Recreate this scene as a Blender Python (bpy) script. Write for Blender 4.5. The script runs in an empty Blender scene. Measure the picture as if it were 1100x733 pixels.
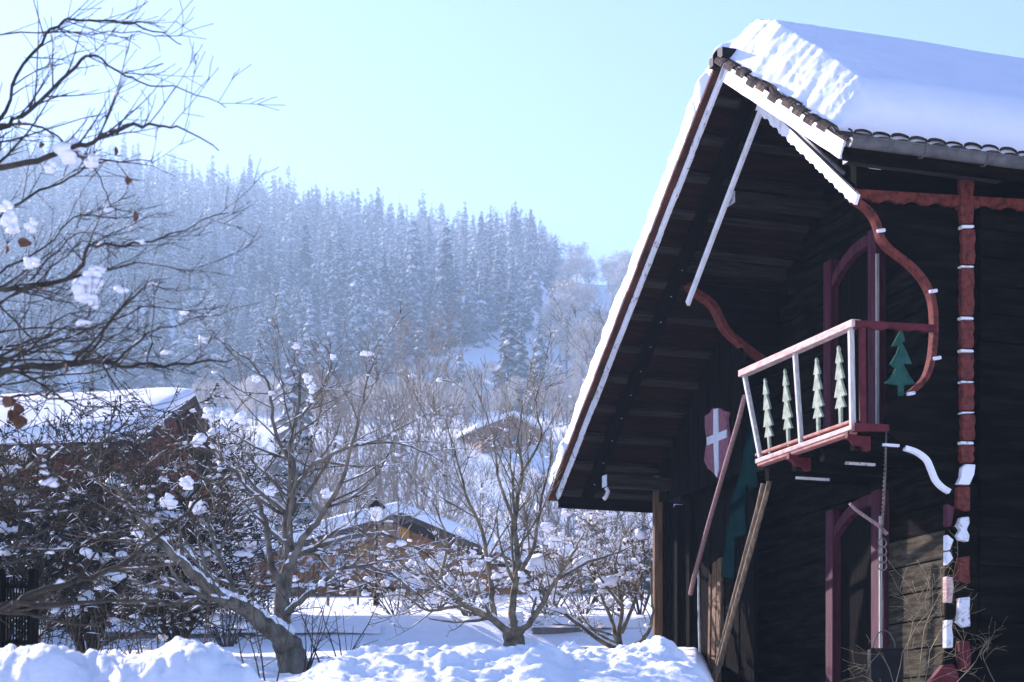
import bpy, math, random
import numpy as np
from mathutils import Vector, noise
R = math.radians
rnd = random.Random(7)
sc = bpy.context.scene
COL = sc.collection

# ------------------------------------------------------------------ survey of the place
F, U0, VH = 2006.0, 550.0, 850.0          # focal length (px of an 1100 px frame), centre, eye level
def P(px, v, d):                           # a surveyed point d metres ahead of the eye
    return Vector(((px-U0)/F*d, d, (VH-v)/F*d))
SX = Vector((.944, .33, 0)); GX = Vector((-.33, .944, 0)); C0 = Vector((3.394, 18.5, 0))
HZ = 0.5                                   # floor level of the chalet's footings
def PS(px, v, s=0.0):                      # chalet coordinates of a point on the cross plane s
    b = C0 + SX*s; u = (px-U0)/F
    t = (b.x-u*b.y)/(.33+.944*u); d = b.y+.944*t
    return Vector((s, t, (VH-v)/F*d-HZ))
def PT(px, v, t=0.0):                      # chalet coordinates of a point on the long plane t
    b = C0 + GX*t; u = (px-U0)/F
    s = (u*b.y-b.x)/(.944-.33*u); d = b.y+.33*s
    return Vector((s, t, (VH-v)/F*d-HZ))
def L2W(p): return Vector((C0.x, C0.y, HZ)) + SX*p[0] + GX*p[1] + Vector((0, 0, p[2]))

# ------------------------------------------------------------------ helpers
class MB:
    def __init__(self): self.v = []; self.f = []; self.m = []; self.mi = 0
    def add(self, vs, fs):
        o = len(self.v); self.v.extend([tuple(x) for x in vs])
        self.f.extend([tuple(i+o for i in f) for f in fs]); self.m.extend([self.mi]*len(fs))
    def box(self, a, b):
        x0, y0, z0 = a; x1, y1, z1 = b
        self.add([(x0,y0,z0),(x1,y0,z0),(x1,y1,z0),(x0,y1,z0),(x0,y0,z1),(x1,y0,z1),(x1,y1,z1),(x0,y1,z1)],
                 [(3,2,1,0),(4,5,6,7),(0,1,5,4),(1,2,6,5),(2,3,7,6),(3,0,4,7)])
    def bar(self, p, q, w, h, up=(0,0,1)):  # a square-edged bar from p to q
        p = Vector(p); q = Vector(q); d = (q-p).normalized(); a = d.cross(Vector(up)).normalized(); b = a.cross(d)
        vs = []
        for c in (p, q):
            for i, j in ((-1,-1),(1,-1),(1,1),(-1,1)): vs.append(c+a*(i*w/2)+b*(j*h/2))
        self.add(vs, [(0,1,2,3),(7,6,5,4),(0,4,5,1),(1,5,6,2),(2,6,7,3),(3,7,4,0)])
    def prism(self, poly, ext):
        n = len(poly); e = Vector(ext); poly = [Vector(p) for p in poly]
        self.add(poly+[p+e for p in poly], [tuple(range(n))[::-1], tuple(range(n, 2*n))] +
                 [(i, (i+1) % n, n+(i+1) % n, n+i) for i in range(n)])
    def ribbon(self, a, b, ext):            # strip between two edge lines, given a thickness
        n = len(a); e = Vector(ext)
        vs = [Vector(p) for p in a]+[Vector(p) for p in b]; vs = vs+[p+e for p in vs]; fs = []
        for i in range(n-1):
            fs += [(i,i+1,n+i+1,n+i), (2*n+i,3*n+i,3*n+i+1,2*n+i+1), (i,2*n+i,2*n+i+1,i+1), (n+i,n+i+1,3*n+i+1,3*n+i)]
        fs += [(0,n,3*n,2*n), (n-1,3*n-1,4*n-1,2*n-1)]
        self.add(vs, fs)
    def tube(self, pts, rad, n=6, cap=True):
        pts = [Vector(p) for p in pts]; m = len(pts); vs = []
        a = None
        for i, p in enumerate(pts):
            d = (pts[min(i+1, m-1)]-pts[max(i-1, 0)])
            if d.length < 1e-9: d = Vector((0,0,1))
            d.normalize()
            if a is None:
                a = d.orthogonal().normalized()
            else:
                a = a-d*a.dot(d)
                a = a.normalized() if a.length > 1e-6 else d.orthogonal().normalized()
            b = d.cross(a); r = rad[i] if isinstance(rad, (list, tuple)) else rad
            for k in range(n):
                t = 2*math.pi*k/n; vs.append(p+a*(math.cos(t)*r)+b*(math.sin(t)*r))
        fs = [(i*n+k, i*n+(k+1) % n, (i+1)*n+(k+1) % n, (i+1)*n+k) for i in range(m-1) for k in range(n)]
        if cap: fs += [tuple(range(n))[::-1], tuple(range((m-1)*n, m*n))]
        self.add(vs, fs)
    def blob(self, c, r, seed=0, flat=.7, rough=.35):
        c = Vector(c); vs = []
        for d in ICO_V:
            k = 1+rough*noise.noise(d*1.7+Vector((seed*3.1, seed*1.7, 0)))+rough*.5*noise.noise(d*4+Vector((0, seed*2.3, 5)))
            z = d.z*flat
            if z < 0: z *= .7
            vs.append(c+Vector((d.x*k*r[0], d.y*k*r[1], z*k*r[2])))
        self.add(vs, ICO_F)
    def build(self, name, mats, parent=None, smooth=False):
        me = bpy.data.meshes.new(name)
        me.from_pydata(self.v, [], self.f)
        if not isinstance(mats, (list, tuple)): mats = [mats]
        for m in mats: me.materials.append(m)
        if len(mats) > 1: me.polygons.foreach_set('material_index', self.m)
        if smooth: me.polygons.foreach_set('use_smooth', [True]*len(me.polygons))
        me.update()
        o = bpy.data.objects.new(name, me); COL.objects.link(o)
        if parent: o.parent = parent
        return o
def _ico():
    import bmesh
    bm = bmesh.new(); bmesh.ops.create_icosphere(bm, subdivisions=2, radius=1)
    v = [x.co.copy() for x in bm.verts]; f = [tuple(w.index for w in x.verts) for x in bm.faces]; bm.free(); return v, f
ICO_V, ICO_F = _ico()
def tag(o, label, cat, group=None, kind=None):
    o['label'] = label; o['category'] = cat
    if group: o['group'] = group
    if kind: o['kind'] = kind
    return o
def empty(name, loc, rz=0):
    o = bpy.data.objects.new(name, None); COL.objects.link(o); o.location = loc; o.rotation_euler = (0, 0, rz)
    o.empty_display_size = .3
    return o
def copy_tree(o, parent=None):
    c = o.copy(); COL.objects.link(c); c.parent = parent
    for ch in list(o.children): copy_tree(ch, c)
    return c
def bevel(o, w=.008, n=2):
    m = o.modifiers.new('edge', 'BEVEL'); m.width = w; m.segments = n; m.limit_method = 'ANGLE'; m.angle_limit = R(40)
    return o
def lerp(a, b, t): return a+(b-a)*t
def interp(tab, x): return float(np.interp(x, [a for a, _ in tab], [b for _, b in tab]))
def smooth(a, b, x):
    t = max(0, min(1, (x-a)/(b-a))); return t*t*(3-2*t)

# ------------------------------------------------------------------ materials
def mat(name, c1, c2=None, rough=.8, scale=6, stretch=(1,1,1), bump=.0, bscale=None, spec=.12, metal=0, lo=.35, hi=.65, detail=6, third=None):
    m = bpy.data.materials.new(name); m.use_nodes = True; nt = m.node_tree; N = nt.nodes; Lk = nt.links
    b = N['Principled BSDF']; b.inputs['Roughness'].default_value = rough; b.inputs['Metallic'].default_value = metal
    b.inputs['Specular IOR Level'].default_value = spec
    tc = N.new('ShaderNodeTexCoord'); mp = N.new('ShaderNodeMapping'); mp.inputs['Scale'].default_value = stretch
    Lk.new(tc.outputs['Object'], mp.inputs['Vector'])
    if c2:
        nz = N.new('ShaderNodeTexNoise'); nz.inputs['Scale'].default_value = scale; nz.inputs['Detail'].default_value = detail
        nz.inputs['Roughness'].default_value = .65
        Lk.new(mp.outputs[0], nz.inputs['Vector'])
        cr = N.new('ShaderNodeValToRGB'); cr.color_ramp.elements[0].position = lo; cr.color_ramp.elements[1].position = hi
        cr.color_ramp.elements[0].color = (*c1, 1); cr.color_ramp.elements[1].color = (*c2, 1)
        if third:
            e = cr.color_ramp.elements.new(third[0]); e.color = (*third[1], 1)
        Lk.new(nz.outputs['Fac'], cr.inputs['Fac']); Lk.new(cr.outputs[0], b.inputs['Base Color'])
    else: b.inputs['Base Color'].default_value = (*c1, 1)
    if bump:
        n2 = N.new('ShaderNodeTexNoise'); n2.inputs['Scale'].default_value = bscale or scale*2; n2.inputs['Detail'].default_value = 8
        Lk.new(mp.outputs[0], n2.inputs['Vector'])
        bp = N.new('ShaderNodeBump'); bp.inputs['Strength'].default_value = bump; bp.inputs['Distance'].default_value = .03
        Lk.new(n2.outputs['Fac'], bp.inputs['Height']); Lk.new(bp.outputs[0], b.inputs['Normal'])
    return m
M = {}
M['snow'] = mat('snow', (.82,.84,.88), (.88,.89,.91), .7, 3, bump=.45, bscale=11, spec=.2)
M['roof_snow'] = mat('roof_snow', (.77,.80,.86), (.83,.85,.89), .7, 2, bump=.12, bscale=9, spec=.2)
M['branch_snow'] = mat('branch_snow', (.84,.85,.88), (.9,.9,.92), .7, 9, bump=.3, bscale=25, spec=.2)
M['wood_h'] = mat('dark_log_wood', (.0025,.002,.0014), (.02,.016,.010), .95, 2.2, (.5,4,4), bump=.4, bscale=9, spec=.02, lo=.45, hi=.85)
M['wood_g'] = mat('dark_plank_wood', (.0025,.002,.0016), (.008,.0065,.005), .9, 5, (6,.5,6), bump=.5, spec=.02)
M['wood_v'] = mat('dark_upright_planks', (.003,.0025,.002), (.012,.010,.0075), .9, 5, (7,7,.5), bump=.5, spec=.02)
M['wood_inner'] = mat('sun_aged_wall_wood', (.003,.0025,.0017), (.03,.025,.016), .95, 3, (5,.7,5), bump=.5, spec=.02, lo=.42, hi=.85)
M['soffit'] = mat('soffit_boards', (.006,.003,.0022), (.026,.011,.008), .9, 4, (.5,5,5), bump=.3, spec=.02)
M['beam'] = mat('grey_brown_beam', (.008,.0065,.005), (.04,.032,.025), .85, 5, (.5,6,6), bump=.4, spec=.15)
M['white'] = mat('worn_white_paint', (.55,.54,.52), (.82,.82,.82), .6, 7, bump=.2, bscale=20, lo=.25, hi=.5)
M['white_chip'] = mat('chipped_white_paint', (.22,.19,.17), (.74,.74,.74), .7, 16, bump=.3, bscale=30, lo=.34, hi=.46)
M['red'] = mat('old_red_paint', (.055,.016,.013), (.19,.045,.034), .85, 14, third=(.5,(.14,.034,.026)), bump=.25, bscale=25)
M['red_pale'] = mat('faded_red_paint', (.30,.10,.08), (.48,.22,.17), .7, 10, bump=.25, bscale=25)
M['red_dark'] = mat('dark_red_paint', (.08,.012,.016), (.14,.022,.028), .65, 8, bump=.2, bscale=25)
M['pink'] = mat('weathered_pink_paint', (.48,.28,.23), (.7,.54,.47), .75, 14, (1,.6,3), bump=.3, bscale=25)
M['purple'] = mat('mauve_red_paint', (.05,.010,.016), (.11,.032,.05), .65, 3, (6,6,.6), bump=.2, bscale=15)
M['green'] = mat('sunlit_weathered_green_paint', (.16,.23,.15), (.42,.45,.34), .75, 12, bump=.2, bscale=25)  # weathered front cut-outs, made paler still to put sunlight into the colour
M['green_shaded'] = mat('shaded_green_paint', (.012,.06,.045), (.03,.11,.08), .8, 9, bump=.2, spec=.03)  # same paint on the side cut-out, darkened to put its shade into the colour
M['teal'] = mat('dark_teal_paint', (.001,.008,.0095), (.002,.014,.016), .95, 6, bump=.2, spec=0)
M['grey_post'] = mat('silver_weathered_wood', (.42,.4,.36), (.7,.68,.62), .75, 8, (6,6,.7), bump=.3, bscale=14)
M['metal'] = mat('dull_zinc', (.07,.068,.064), (.14,.135,.125), .6, 6, bump=.1, metal=.2)
M['tile'] = mat('old_clay_tile', (.018,.013,.009), (.15,.10,.065), .9, 7, bump=.5, third=(.52, (.05,.036,.026)))
M['tile_red'] = mat('red_clay_tile', (.04,.017,.012), (.11,.04,.026), .85, 5, bump=.4)
M['pole'] = mat('old_pole_wood', (.1,.068,.04), (.32,.23,.14), .8, 6, (5,5,.7), bump=.4)
M['pole_red'] = mat('faded_red_pole', (.2,.11,.1), (.36,.23,.21), .75, 8, (5,5,.7), bump=.3)
M['plank_warm'] = mat('warm_plank_wood', (.09,.05,.026), (.24,.14,.07), .8, 5, (6,6,.5), bump=.3)
M['black'] = mat('black_iron', (.004,.0045,.0045), (.012,.012,.012), .7, 8, bump=.2)
M['rust'] = mat('rusty_wire', (.08,.06,.05), (.18,.14,.12), .6, 20)
M['straw'] = mat('dry_straw', (.2,.16,.09), (.4,.33,.2), .8, 9)
M['bark'] = mat('grey_brown_bark', (.06,.052,.038), (.21,.185,.14), .9, 9, (1,1,.5), bump=.6, bscale=20)
M['bark_moss'] = mat('mossy_bark', (.08,.068,.046), (.27,.235,.15), .9, 7, bump=.6, bscale=20)
M['bark_dark'] = mat('dark_bark', (.026,.021,.016), (.08,.068,.052), .9, 8, bump=.6, bscale=20)
M['twig_far'] = mat('far_twigs', (.12,.105,.085), (.28,.25,.205), .9, 2)
M['leaf_dry'] = mat('withered_leaf', (.09,.04,.025), (.22,.11,.06), .8, 9)
M['needle'] = mat('dark_needles', (.018,.035,.02), (.04,.06,.032), .9, 3)
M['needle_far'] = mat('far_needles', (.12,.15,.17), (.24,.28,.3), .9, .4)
M['needle_dark'] = mat('less_frosted_far_needles', (.045,.065,.07), (.10,.13,.135), .9, .4)  # needles of the trees that carry less frost
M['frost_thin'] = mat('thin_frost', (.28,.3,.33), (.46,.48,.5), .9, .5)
M['frost'] = mat('frost', (.52,.54,.57), (.74,.75,.77), .9, .5)
M['frost_warm'] = mat('rime_on_twigs', (.38,.33,.29), (.66,.61,.56), .9, .5)
M['orange_wood'] = mat('honey_larch', (.28,.11,.036), (.45,.205,.085), .7, 2, (.3,.3,5), bump=.2)
M['brown_wood'] = mat('brown_larch', (.16,.08,.045), (.26,.14,.085), .75, 2, (.3,.3,5), bump=.2)
M['brick_red'] = mat('rust_red_boards', (.07,.022,.015), (.15,.045,.028), .8, 2, (4,4,.4), bump=.2)
M['eave'] = mat('eave_timber', (.05,.035,.028), (.1,.075,.06), .8, 4)
M['stone'] = mat('wall_stone', (.1,.092,.085), (.22,.205,.19), .9, 4, bump=.5)
M['glass'] = mat('window_glass', (.03,.035,.045), None, .08, spec=.6)
M['lamp_glass'] = mat('lantern_glass', (.7,.68,.62), None, .3)
M['curtain'] = mat('yellow_shutter', (.6,.3,.05), (.7,.38,.08), .7, 3)

# ------------------------------------------------------------------ ground
BASE = [(4,-1.6),(6.5,-1.35),(8,-.8),(10,.1),(13,.74),(16,1.02),(19,1.33),(22,1.66),(26.9,2.1),(27.4,2.55),(30,2.85),(36,3.5),
        (60,6.3),(75,8.0),(110,9.5),(162,12.5),(200,29.5),(230,44),(350,72)]
RIDGE = [(-400,186),(0,184),(150,192),(250,218),(350,242),(450,260),(572,260),(605,304),(700,312),(1100,330),(1700,340)]
CREST = 780.
def H(x, y):
    px = U0+F*x/max(y, .5); z = interp(BASE, min(y, 350))
    if y > 350:
        top = (VH-interp(RIDGE, px))/F*CREST
        if y < CREST:
            k = (y-350)/(CREST-350); z = lerp(72, top, k**.92)
        else: z = top-(y-CREST)*.12
    far = smooth(40, 150, y)
    z += far*noise.noise(Vector((x*.012, y*.012, 3)))*6*smooth(150, 400, y)+far*noise.noise(Vector((x*.05, y*.05, 9)))*.9
    if y < 45:
        dip = smooth(745, 800, px)*smooth(10, 14, y)*(1-smooth(27, 40, y))
        z = lerp(z, min(z, .62), dip)
        # ploughed bank in front on the left, second heap in front of the chalet corner
        left = (1-smooth(262, 335, px))*math.exp(-((y-9.6)/1.0)**2)
        crest = interp([(-500,716),(0,712),(55,704),(100,712),(130,697),(200,689),(250,698),(300,712)], px)
        if left > .01:
            z = max(z, lerp(z, (VH-crest)/F*9.6, left))
        right = smooth(548, 610, px)*(1-smooth(722, 768, px))*math.exp(-((y-14.6)/1.3)**2)
        z += right*.2
        mid = smooth(300, 380, px)*(1-smooth(560, 620, px))*math.exp(-((y-13.6)/1.2)**2)
        z += mid*(.2+.1*noise.noise(Vector((x*1.3, y*1.3, 5))))
        lump = smooth(6, 8, y)*(1-smooth(18, 26, y))
        amt = lump*(.035+.085*max(left, right, mid*.8))
        z += amt*(noise.noise(Vector((x*2.3, y*2.3, 1)))+.6*noise.noise(Vector((x*5.5, y*5.5, 4)))+.4*abs(noise.noise(Vector((x*11, y*11, 6))))+.22*noise.noise(Vector((x*24, y*24, 3))))
        z += .05*noise.noise(Vector((x*.8, y*.8, 7)))*smooth(6, 9, y)
    return z
def make_ground():
    ys = [4+.1*i for i in range(0, 35)]+[7.5+.045*i for i in range(0, 235)]+[18.1+.1*i for i in range(20)]
    y = ys[-1]
    while y < 2600: y *= 1.026; ys.append(y)
    us = list(np.concatenate([np.linspace(-2.2, -.5, 24, endpoint=False), np.linspace(-.5, -.29, 20, endpoint=False),
                              np.linspace(-.29, .2, 330, endpoint=False), np.linspace(.2, .5, 40, endpoint=False), np.linspace(.5, 2.2, 24)]))
    mb = MB(); n = len(us)
    vs = [(u*y, y, H(u*y, y)) for y in ys for u in us]
    fs = [(j*n+i, j*n+i+1, (j+1)*n+i+1, (j+1)*n+i) for j in range(len(ys)-1) for i in range(n-1)]
    mb.add(vs, fs)
    mb.add([(-2600,-400,-1.61),(2600,-400,-1.61),(2600,4.3,-1.61),(-2600,4.3,-1.61)], [(0,1,2,3)])
    g = mb.build('ground', M['snow'], smooth=True); g['kind'] = 'structure'
make_ground()

# ------------------------------------------------------------------ the chalet
house = empty('chalet', (C0.x, C0.y, HZ), math.atan2(.33, .944))
tag(house, 'dark timber chalet with deep snow on its roof and a carved red trimmed balcony', 'house')
S_END = 9.5
TR, ZR = 2.0, 7.886-HZ                      # ridge
KR, KL = .648, .755                         # fall of the right and left slopes
TE_R, TE_L = -.6, 7.12
def roof_z(t): return ZR-(KR*(TR-t) if t < TR else KL*(t-TR))
SF = -.47
# log walls -------------------------------------------------------------
def log_wall(s0, s1, z0, z1, t0=0.0):
    mb = MB(); z = z0; i = 0
    while z < z1-.02:
        h = min(.285, z1-z); d = .012*(i % 2)+rnd.uniform(0, .01); mb.box((s0, t0-d, z+.006), (s1, t0+.14, z+h-.006)); z += .285; i += 1
    mb.box((s0, t0+.03, z0), (s1, t0+.12, z1))
    return mb
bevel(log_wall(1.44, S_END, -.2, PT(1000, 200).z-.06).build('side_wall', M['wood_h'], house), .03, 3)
mb = MB(); top = roof_z(0)-.12
mb.box((.02, .0, PT(1000, 221).z+.1), (S_END, .12, top)); mb.build('wall_plate', M['wood_h'], house)
M['wood_sun_patch'] = mat('sun_patch_boards', (.03,.025,.016), (.10,.085,.055), .95, 4, (5,.7,5), bump=.5, spec=.02)  # lighter wall wood that paints in the patch of sun low on the front wall
mb = MB()                                   # recessed front wall behind the gallery
for k in range(24):
    z = -.2+k*.3; zt = z+.29
    tmax = 6.6; tr = TR+(ZR-.15-zt)/KL; tl = max(.14, TR-(ZR-.15-zt)/KR)
    if min(tmax, tr)-tl > .1: mb.box((1.3+.012*(k % 2), tl, z), (1.45, min(tmax, tr), zt))
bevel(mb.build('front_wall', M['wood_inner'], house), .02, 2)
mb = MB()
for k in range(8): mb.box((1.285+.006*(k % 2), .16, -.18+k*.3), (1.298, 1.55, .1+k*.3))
mb.build('wall_sun_patch', M['wood_sun_patch'], house)
mb = MB(); mb.box((1.46, .14, -.2), (1.52, 6.6, ZR-2.6)); mb.build('wall_lining', M['wood_g'], house)
# far long wall and back
mb = MB(); mb.box((1.46, 6.45, -.2), (S_END, 6.6, roof_z(6.6)-.15)); mb.build('far_wall', M['wood_h'], house)
# carved side panel of the gallery ---------------------------------------
UP = [(918,213),(925,217),(935,225),(942,235),(946,246),(949,256),(957,266),(966,273),(980,284),(992,297),(1001,313),(1005,330),
      (1006,350),(1005,370),(1003,385),(998,402),(990,413),(978,423)]
LOW = [(973,481),(985,485),(996,493),(1001,503),(1006,515),(1013,523),(1021,528)]
side = UP+[(966,430),(955,434),(953,450),(953,464)]+LOW+[(1026,530),(1036,522),(1040,500),(1040,222)]
poly = [PT(*p, 0) for p in side]
# built as strips against the log ends so that no face is badly concave
mb = MB()
edge = UP+[(966,430),(955,434),(953,450),(953,464)]+LOW
a = [PT(*p, -.01) for p in edge]
b = [Vector((1.31, -.01, q.z)) for q in a]
mb.ribbon(a, b, (0, .07, 0))
mb.build('gallery_panel', M['wood_h'], house)
def curve_strip(pts, w, t, dep, plane=PT, off=0.0):
    """strip of width w px running along a traced line on a long plane"""
    a = []; b = []
    for i, p in enumerate(pts):
        q = pts[max(i-1, 0)]; r = pts[min(i+1, len(pts)-1)]
        dx, dy = r[0]-q[0], r[1]-q[1]; l = math.hypot(dx, dy); nx, ny = -dy/l, dx/l
        a.append(plane(p[0]+nx*(off+w/2), p[1]+ny*(off+w/2), t)); b.append(plane(p[0]+nx*(off-w/2), p[1]+ny*(off-w/2), t))
    m_ = MB(); m_.ribbon(a, b, dep); return m_
def densify(pts, n=4):
    out = []
    for i in range(len(pts)-1):
        p0 = pts[max(i-1,0)]; p1 = pts[i]; p2 = pts[i+1]; p3 = pts[min(i+2, len(pts)-1)]
        for k in range(n):
            t = k/n
            out.append(tuple(.5*((2*p1[j])+(-p0[j]+p2[j])*t+(2*p0[j]-5*p1[j]+4*p2[j]-p3[j])*t*t+(-p0[j]+3*p1[j]-3*p2[j]+p3[j])*t**3) for j in (0,1)))
    out.append(tuple(pts[-1])); return out
bevel(curve_strip(densify(UP), 5.5, -.045, (0, .1, 0)).build('arch_trim', M['red'], house), .008)
o = curve_strip(densify(LOW), 5, -.025, (0, .05, 0)).build('arch_trim', M['white'], house); o['label'] = 'white painted curved trim under the balcony'
FAR = [(741,304),(748,312),(757,318),(768,327),(775,340),(781,352),(795,366),(808,376),(822,386)]
o = curve_strip(densify(FAR), 5.5, 4.05, (0, .14, 0)).build('arch_trim', M['red'], house)
mb = MB(); a = [PT(*p, 4.09) for p in FAR]; b = [Vector((1.31, 4.09, q.z)) for q in a]; mb.ribbon(a, b, (0, .05, 0)); mb.build('gallery_panel', M['wood_h'], house)
# white bosses on the curved trim
for px, v in ((947,249), (1003,314), (979,424), (1007,386)):
    q = PT(px, v, -.06); mb = MB(); mb.bar(q+Vector((-.05,0,.0)), q+Vector((.04,0,.02)), .035, .035); bevel(mb.build('trim_boss', M['white_chip'], house), .01)
# lower strip of the panel with its wavy painted edge
def flat(pts, t, dep, m, name, lab=None):
    mb_ = MB(); mb_.prism([PT(*p, t) for p in pts], (0, dep, 0)); o_ = mb_.build(name, m, house); bevel(o_, .012)
    if lab: o_['label'] = lab
    return o_
flat([(1026,527),(1035,520),(1050,520),(1050,760),(1026,760)], -.005, .06, M['wood_h'], 'panel_foot')
flat([(1018,541),(1026,545),(1025,553),(1022,566),(1018,565)], -.03, .09, M['purple'], 'edge_block', 'mauve edge block')
flat([(1018,574),(1025,580),(1021,591),(1018,591)], -.03, .09, M['white'], 'edge_block', 'white edge block')
flat([(1021,592.5),(1024.5,600),(1018,607.5),(1018,592.5)], -.03, .09, M['white'], 'edge_block', 'white edge block')
flat([(1017.4,619),(1024,620),(1025,631),(1023,648),(1017.4,647)], -.03, .09, M['pink'], 'edge_block', 'pink edge block')
flat([(1017.4,666),(1024,666),(1023,675),(1024.5,684),(1024,696),(1017.4,696)], -.03, .09, M['white_chip'], 'edge_block', 'chipped white edge block')
flat([(998,734),(1014,714.5),(1024,713),(1030,723),(1030,752),(990,752)], -.03, .09, M['red_dark'], 'edge_block', 'dark red carved foot')
for seg in ([(1019,528),(1029,528),(1026,545),(1018,541)], [(1018,565),(1022,566),(1029,575),(1025,580),(1018,574)], [(1018,607.5),(1024.5,600),(1030,612),(1024,620),(1017.4,619)],
            [(1017.4,647),(1023,648),(1029,657),(1024,666),(1017.4,666)], [(1017.4,696),(1024,696),(1031,704),(1024,713),(1014,714.5)]):
    flat(seg, -.004, .06, M['wood_h'], 'edge_filler')
# painted log ends --------------------------------------------------------
ys = [(183,240),(246,284),(288,339),(344,374),(379,408),(412,441),(445,473),(478,497)]
for i, (a, b) in enumerate(ys):
    j = rnd.uniform(-1, 1); h = b-a
    flat([(1034+j,a),(1047+j,a),(1048+j,a+h*.3),(1046.5+j,a+h*.5),(1048+j,b-h*.25),(1046.5+j,b),(1034.5+j,b),(1033+j,b-h*.3),(1034.3+j,a+h*.45),(1033+j,a+h*.25)], -.07, .12, M['red'], 'log_end')
    if i: flat([(1033+j,ys[i-1][1]+1+j*.4),(1046.5+j,ys[i-1][1]+1.4),(1047,a-1-j*.5),(1033,a-.8)], -.08, .12, M['white_chip'], 'lit_sliver')  # white bars paint in the sunlit slivers between log ends
W_, RD = M['white_chip'], M['red']
for pts, m, lab in (([(1034,502),(1038,498.5),(1048.5,499),(1047,510),(1042,521),(1029,520),(1033,512)], M['white'], 'white painted log end'),
    ([(1029,523),(1042.6,522.5),(1042.6,549),(1037,548.7),(1029,545)], RD, 'red log end'),
    ([(1032.8,555.7),(1041.5,555),(1042,562),(1039,569),(1042,575),(1041,582),(1031.7,580),(1029,575),(1033,569),(1029.5,564.5)], W_, 'chipped white log end'),
    ([(1031,599),(1042.6,597),(1041.5,611),(1043,627),(1029.7,624),(1031,611)], RD, 'red log end'),
    ([(1031,642.5),(1042.6,641),(1042,656),(1043,673),(1035.6,674),(1029.7,668.5),(1031,657)], W_, 'chipped white log end'),
    ([(1031,688.5),(1041.5,688.5),(1044,701.5),(1042.6,719),(1032,718)], M['red_dark'], 'dark red log end')):
    flat(pts, -.07, .12, m, 'log_end', lab)
# scalloped red beam under the eave ---------------------------------------
def scallop(p0, p1, w, per, dep, ext, amp=.035):
    """board from p0 to p1, its lower edge cut in scallops"""
    p0 = Vector(p0); p1 = Vector(p1); d = p1-p0; L = d.length; d.normalize()
    dn = Vector(ext).normalized().cross(d).normalized()
    if dn.z > 0: dn = -dn
    n = max(8, int(L/per*10)); a = []; b = []
    for i in range(n+1):
        x = L*i/n; ph = (x/per) % 1.0
        e = amp*(math.sin(ph*math.pi/.72) if ph < .72 else .12+.5*abs(math.sin((ph-.72)/.28*math.pi*3)))
        a.append(p0+d*x); b.append(p0+d*x+dn*(w-e))
    m_ = MB(); m_.ribbon(a, b, ext); return m_
q0 = PT(919, 203, -.05); q1 = PT(1100, 214, -.05); k = (S_END-q0.x)/(q1.x-q0.x)
scallop(q0, q0+(q1-q0)*k, .12, .28, 0, (0, .045, 0)).build('eave_beam', M['red'], house)
def board(p, q, w, ext):
    p = Vector(p); q = Vector(q); d = (q-p).normalized(); dn = Vector(ext).normalized().cross(d).normalized()
    if dn.z > 0: dn = -dn
    m_ = MB(); n = 14; m_.ribbon([p+(q-p)*(i/n) for i in range(n+1)], [p+(q-p)*(i/n)+dn*(w+rnd.uniform(-.004,.004)) for i in range(n+1)], ext); return m_
# front purlin, inner verge frame --------------------------------------------
ia = PS(815, 106, -.04); ir = PS(921, 209, -.04); il = PS(733, 324, -.04)
scallop(ia, ir, .13, .26, 0, (.035, 0, 0), .03).build('inner_verge_board', M['white'], house)
board(ia+Vector((.04,.0,.0)), il+Vector((.04,0,0)), .075, (.035, 0, 0)).build('inner_verge_board', M['white'], house)
mb = MB(); mb.tube([PS(843, 127, -.2), PS(906, 186, -.2)], .022, 8); mb.build('verge_pipe', M['metal'], house, True)
# roof ------------------------------------------------------------------------
def slab(t0, t1, z_off, th, s0, s1):
    m_ = MB(); n = 1
    m_.prism([(s0, t0, roof_z(t0)+z_off), (s0, t1, roof_z(t1)+z_off), (s0, t1, roof_z(t1)+z_off-th), (s0, t0, roof_z(t0)+z_off-th)], (s1-s0, 0, 0)); return m_
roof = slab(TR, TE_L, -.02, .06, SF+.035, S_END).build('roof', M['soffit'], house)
slab(TE_R, TR-.001, -.02, .06, SF+.035, S_END).build('roof_deck', M['soffit'], roof)
for i in range(13):                          # battens under the long slope
    t = 2.25+i*.395; z = roof_z(t)-.115; j = rnd.uniform(-.03, .03)
    mb = MB(); mb.bar((SF+.04, t, z), (1.3+j, t, z), .1, .07, (0, KL, 1)); mb.build('batten', M['beam'], roof)
for i in range(5):
    t = 1.6-i*.45; mb = MB(); mb.bar((SF+.04, t, roof_z(t)-.115), (1.3, t, roof_z(t)-.115), .1, .07, (0, -KR, 1)); mb.build('batten', M['beam'], roof)
raf = MB(); raf.bar((-.1, TR+.15, roof_z(TR+.15)-.21), (-.1, 6.95, roof_z(6.95)-.21), .13, .12, (0, KL, 1)); raf = raf.build('rafter', M['wood_g'], roof)
for i in range(10):
    t = 3.9+i*.31; mb = MB(); mb.tube([(-.1, t, roof_z(t)-.28), (-.1, t, roof_z(t)-.268)], .014, 8); mb.build('nail_head', M['white'], raf)
def purlin(px, v, s0, s1, w, h, cap=True, t=None):
    q = PS(px, v, s0); m_ = MB(); m_.bar(q, q+Vector((s1-s0, 0, 0)), w, h); o_ = bevel(m_.build('purlin', M['beam'], house), .012)
    if cap:
        m_ = MB(); m_.bar(q+Vector((-.014, 0, 0)), q+Vector((-.002, 0, 0)), w*.96, h*.96); bevel(m_.build('painted_end', M['white_chip'], o_), .02, 3)
    return o_
purlin(786, 214, .1, 1.32, .2, .14)
purlin(737, 282, .01, 1.32, .16, .2)
purlin(650, 517, -.12, .8, .16, .16)
purlin(909, 167, -.33, 1.4, .1, .16)
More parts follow.
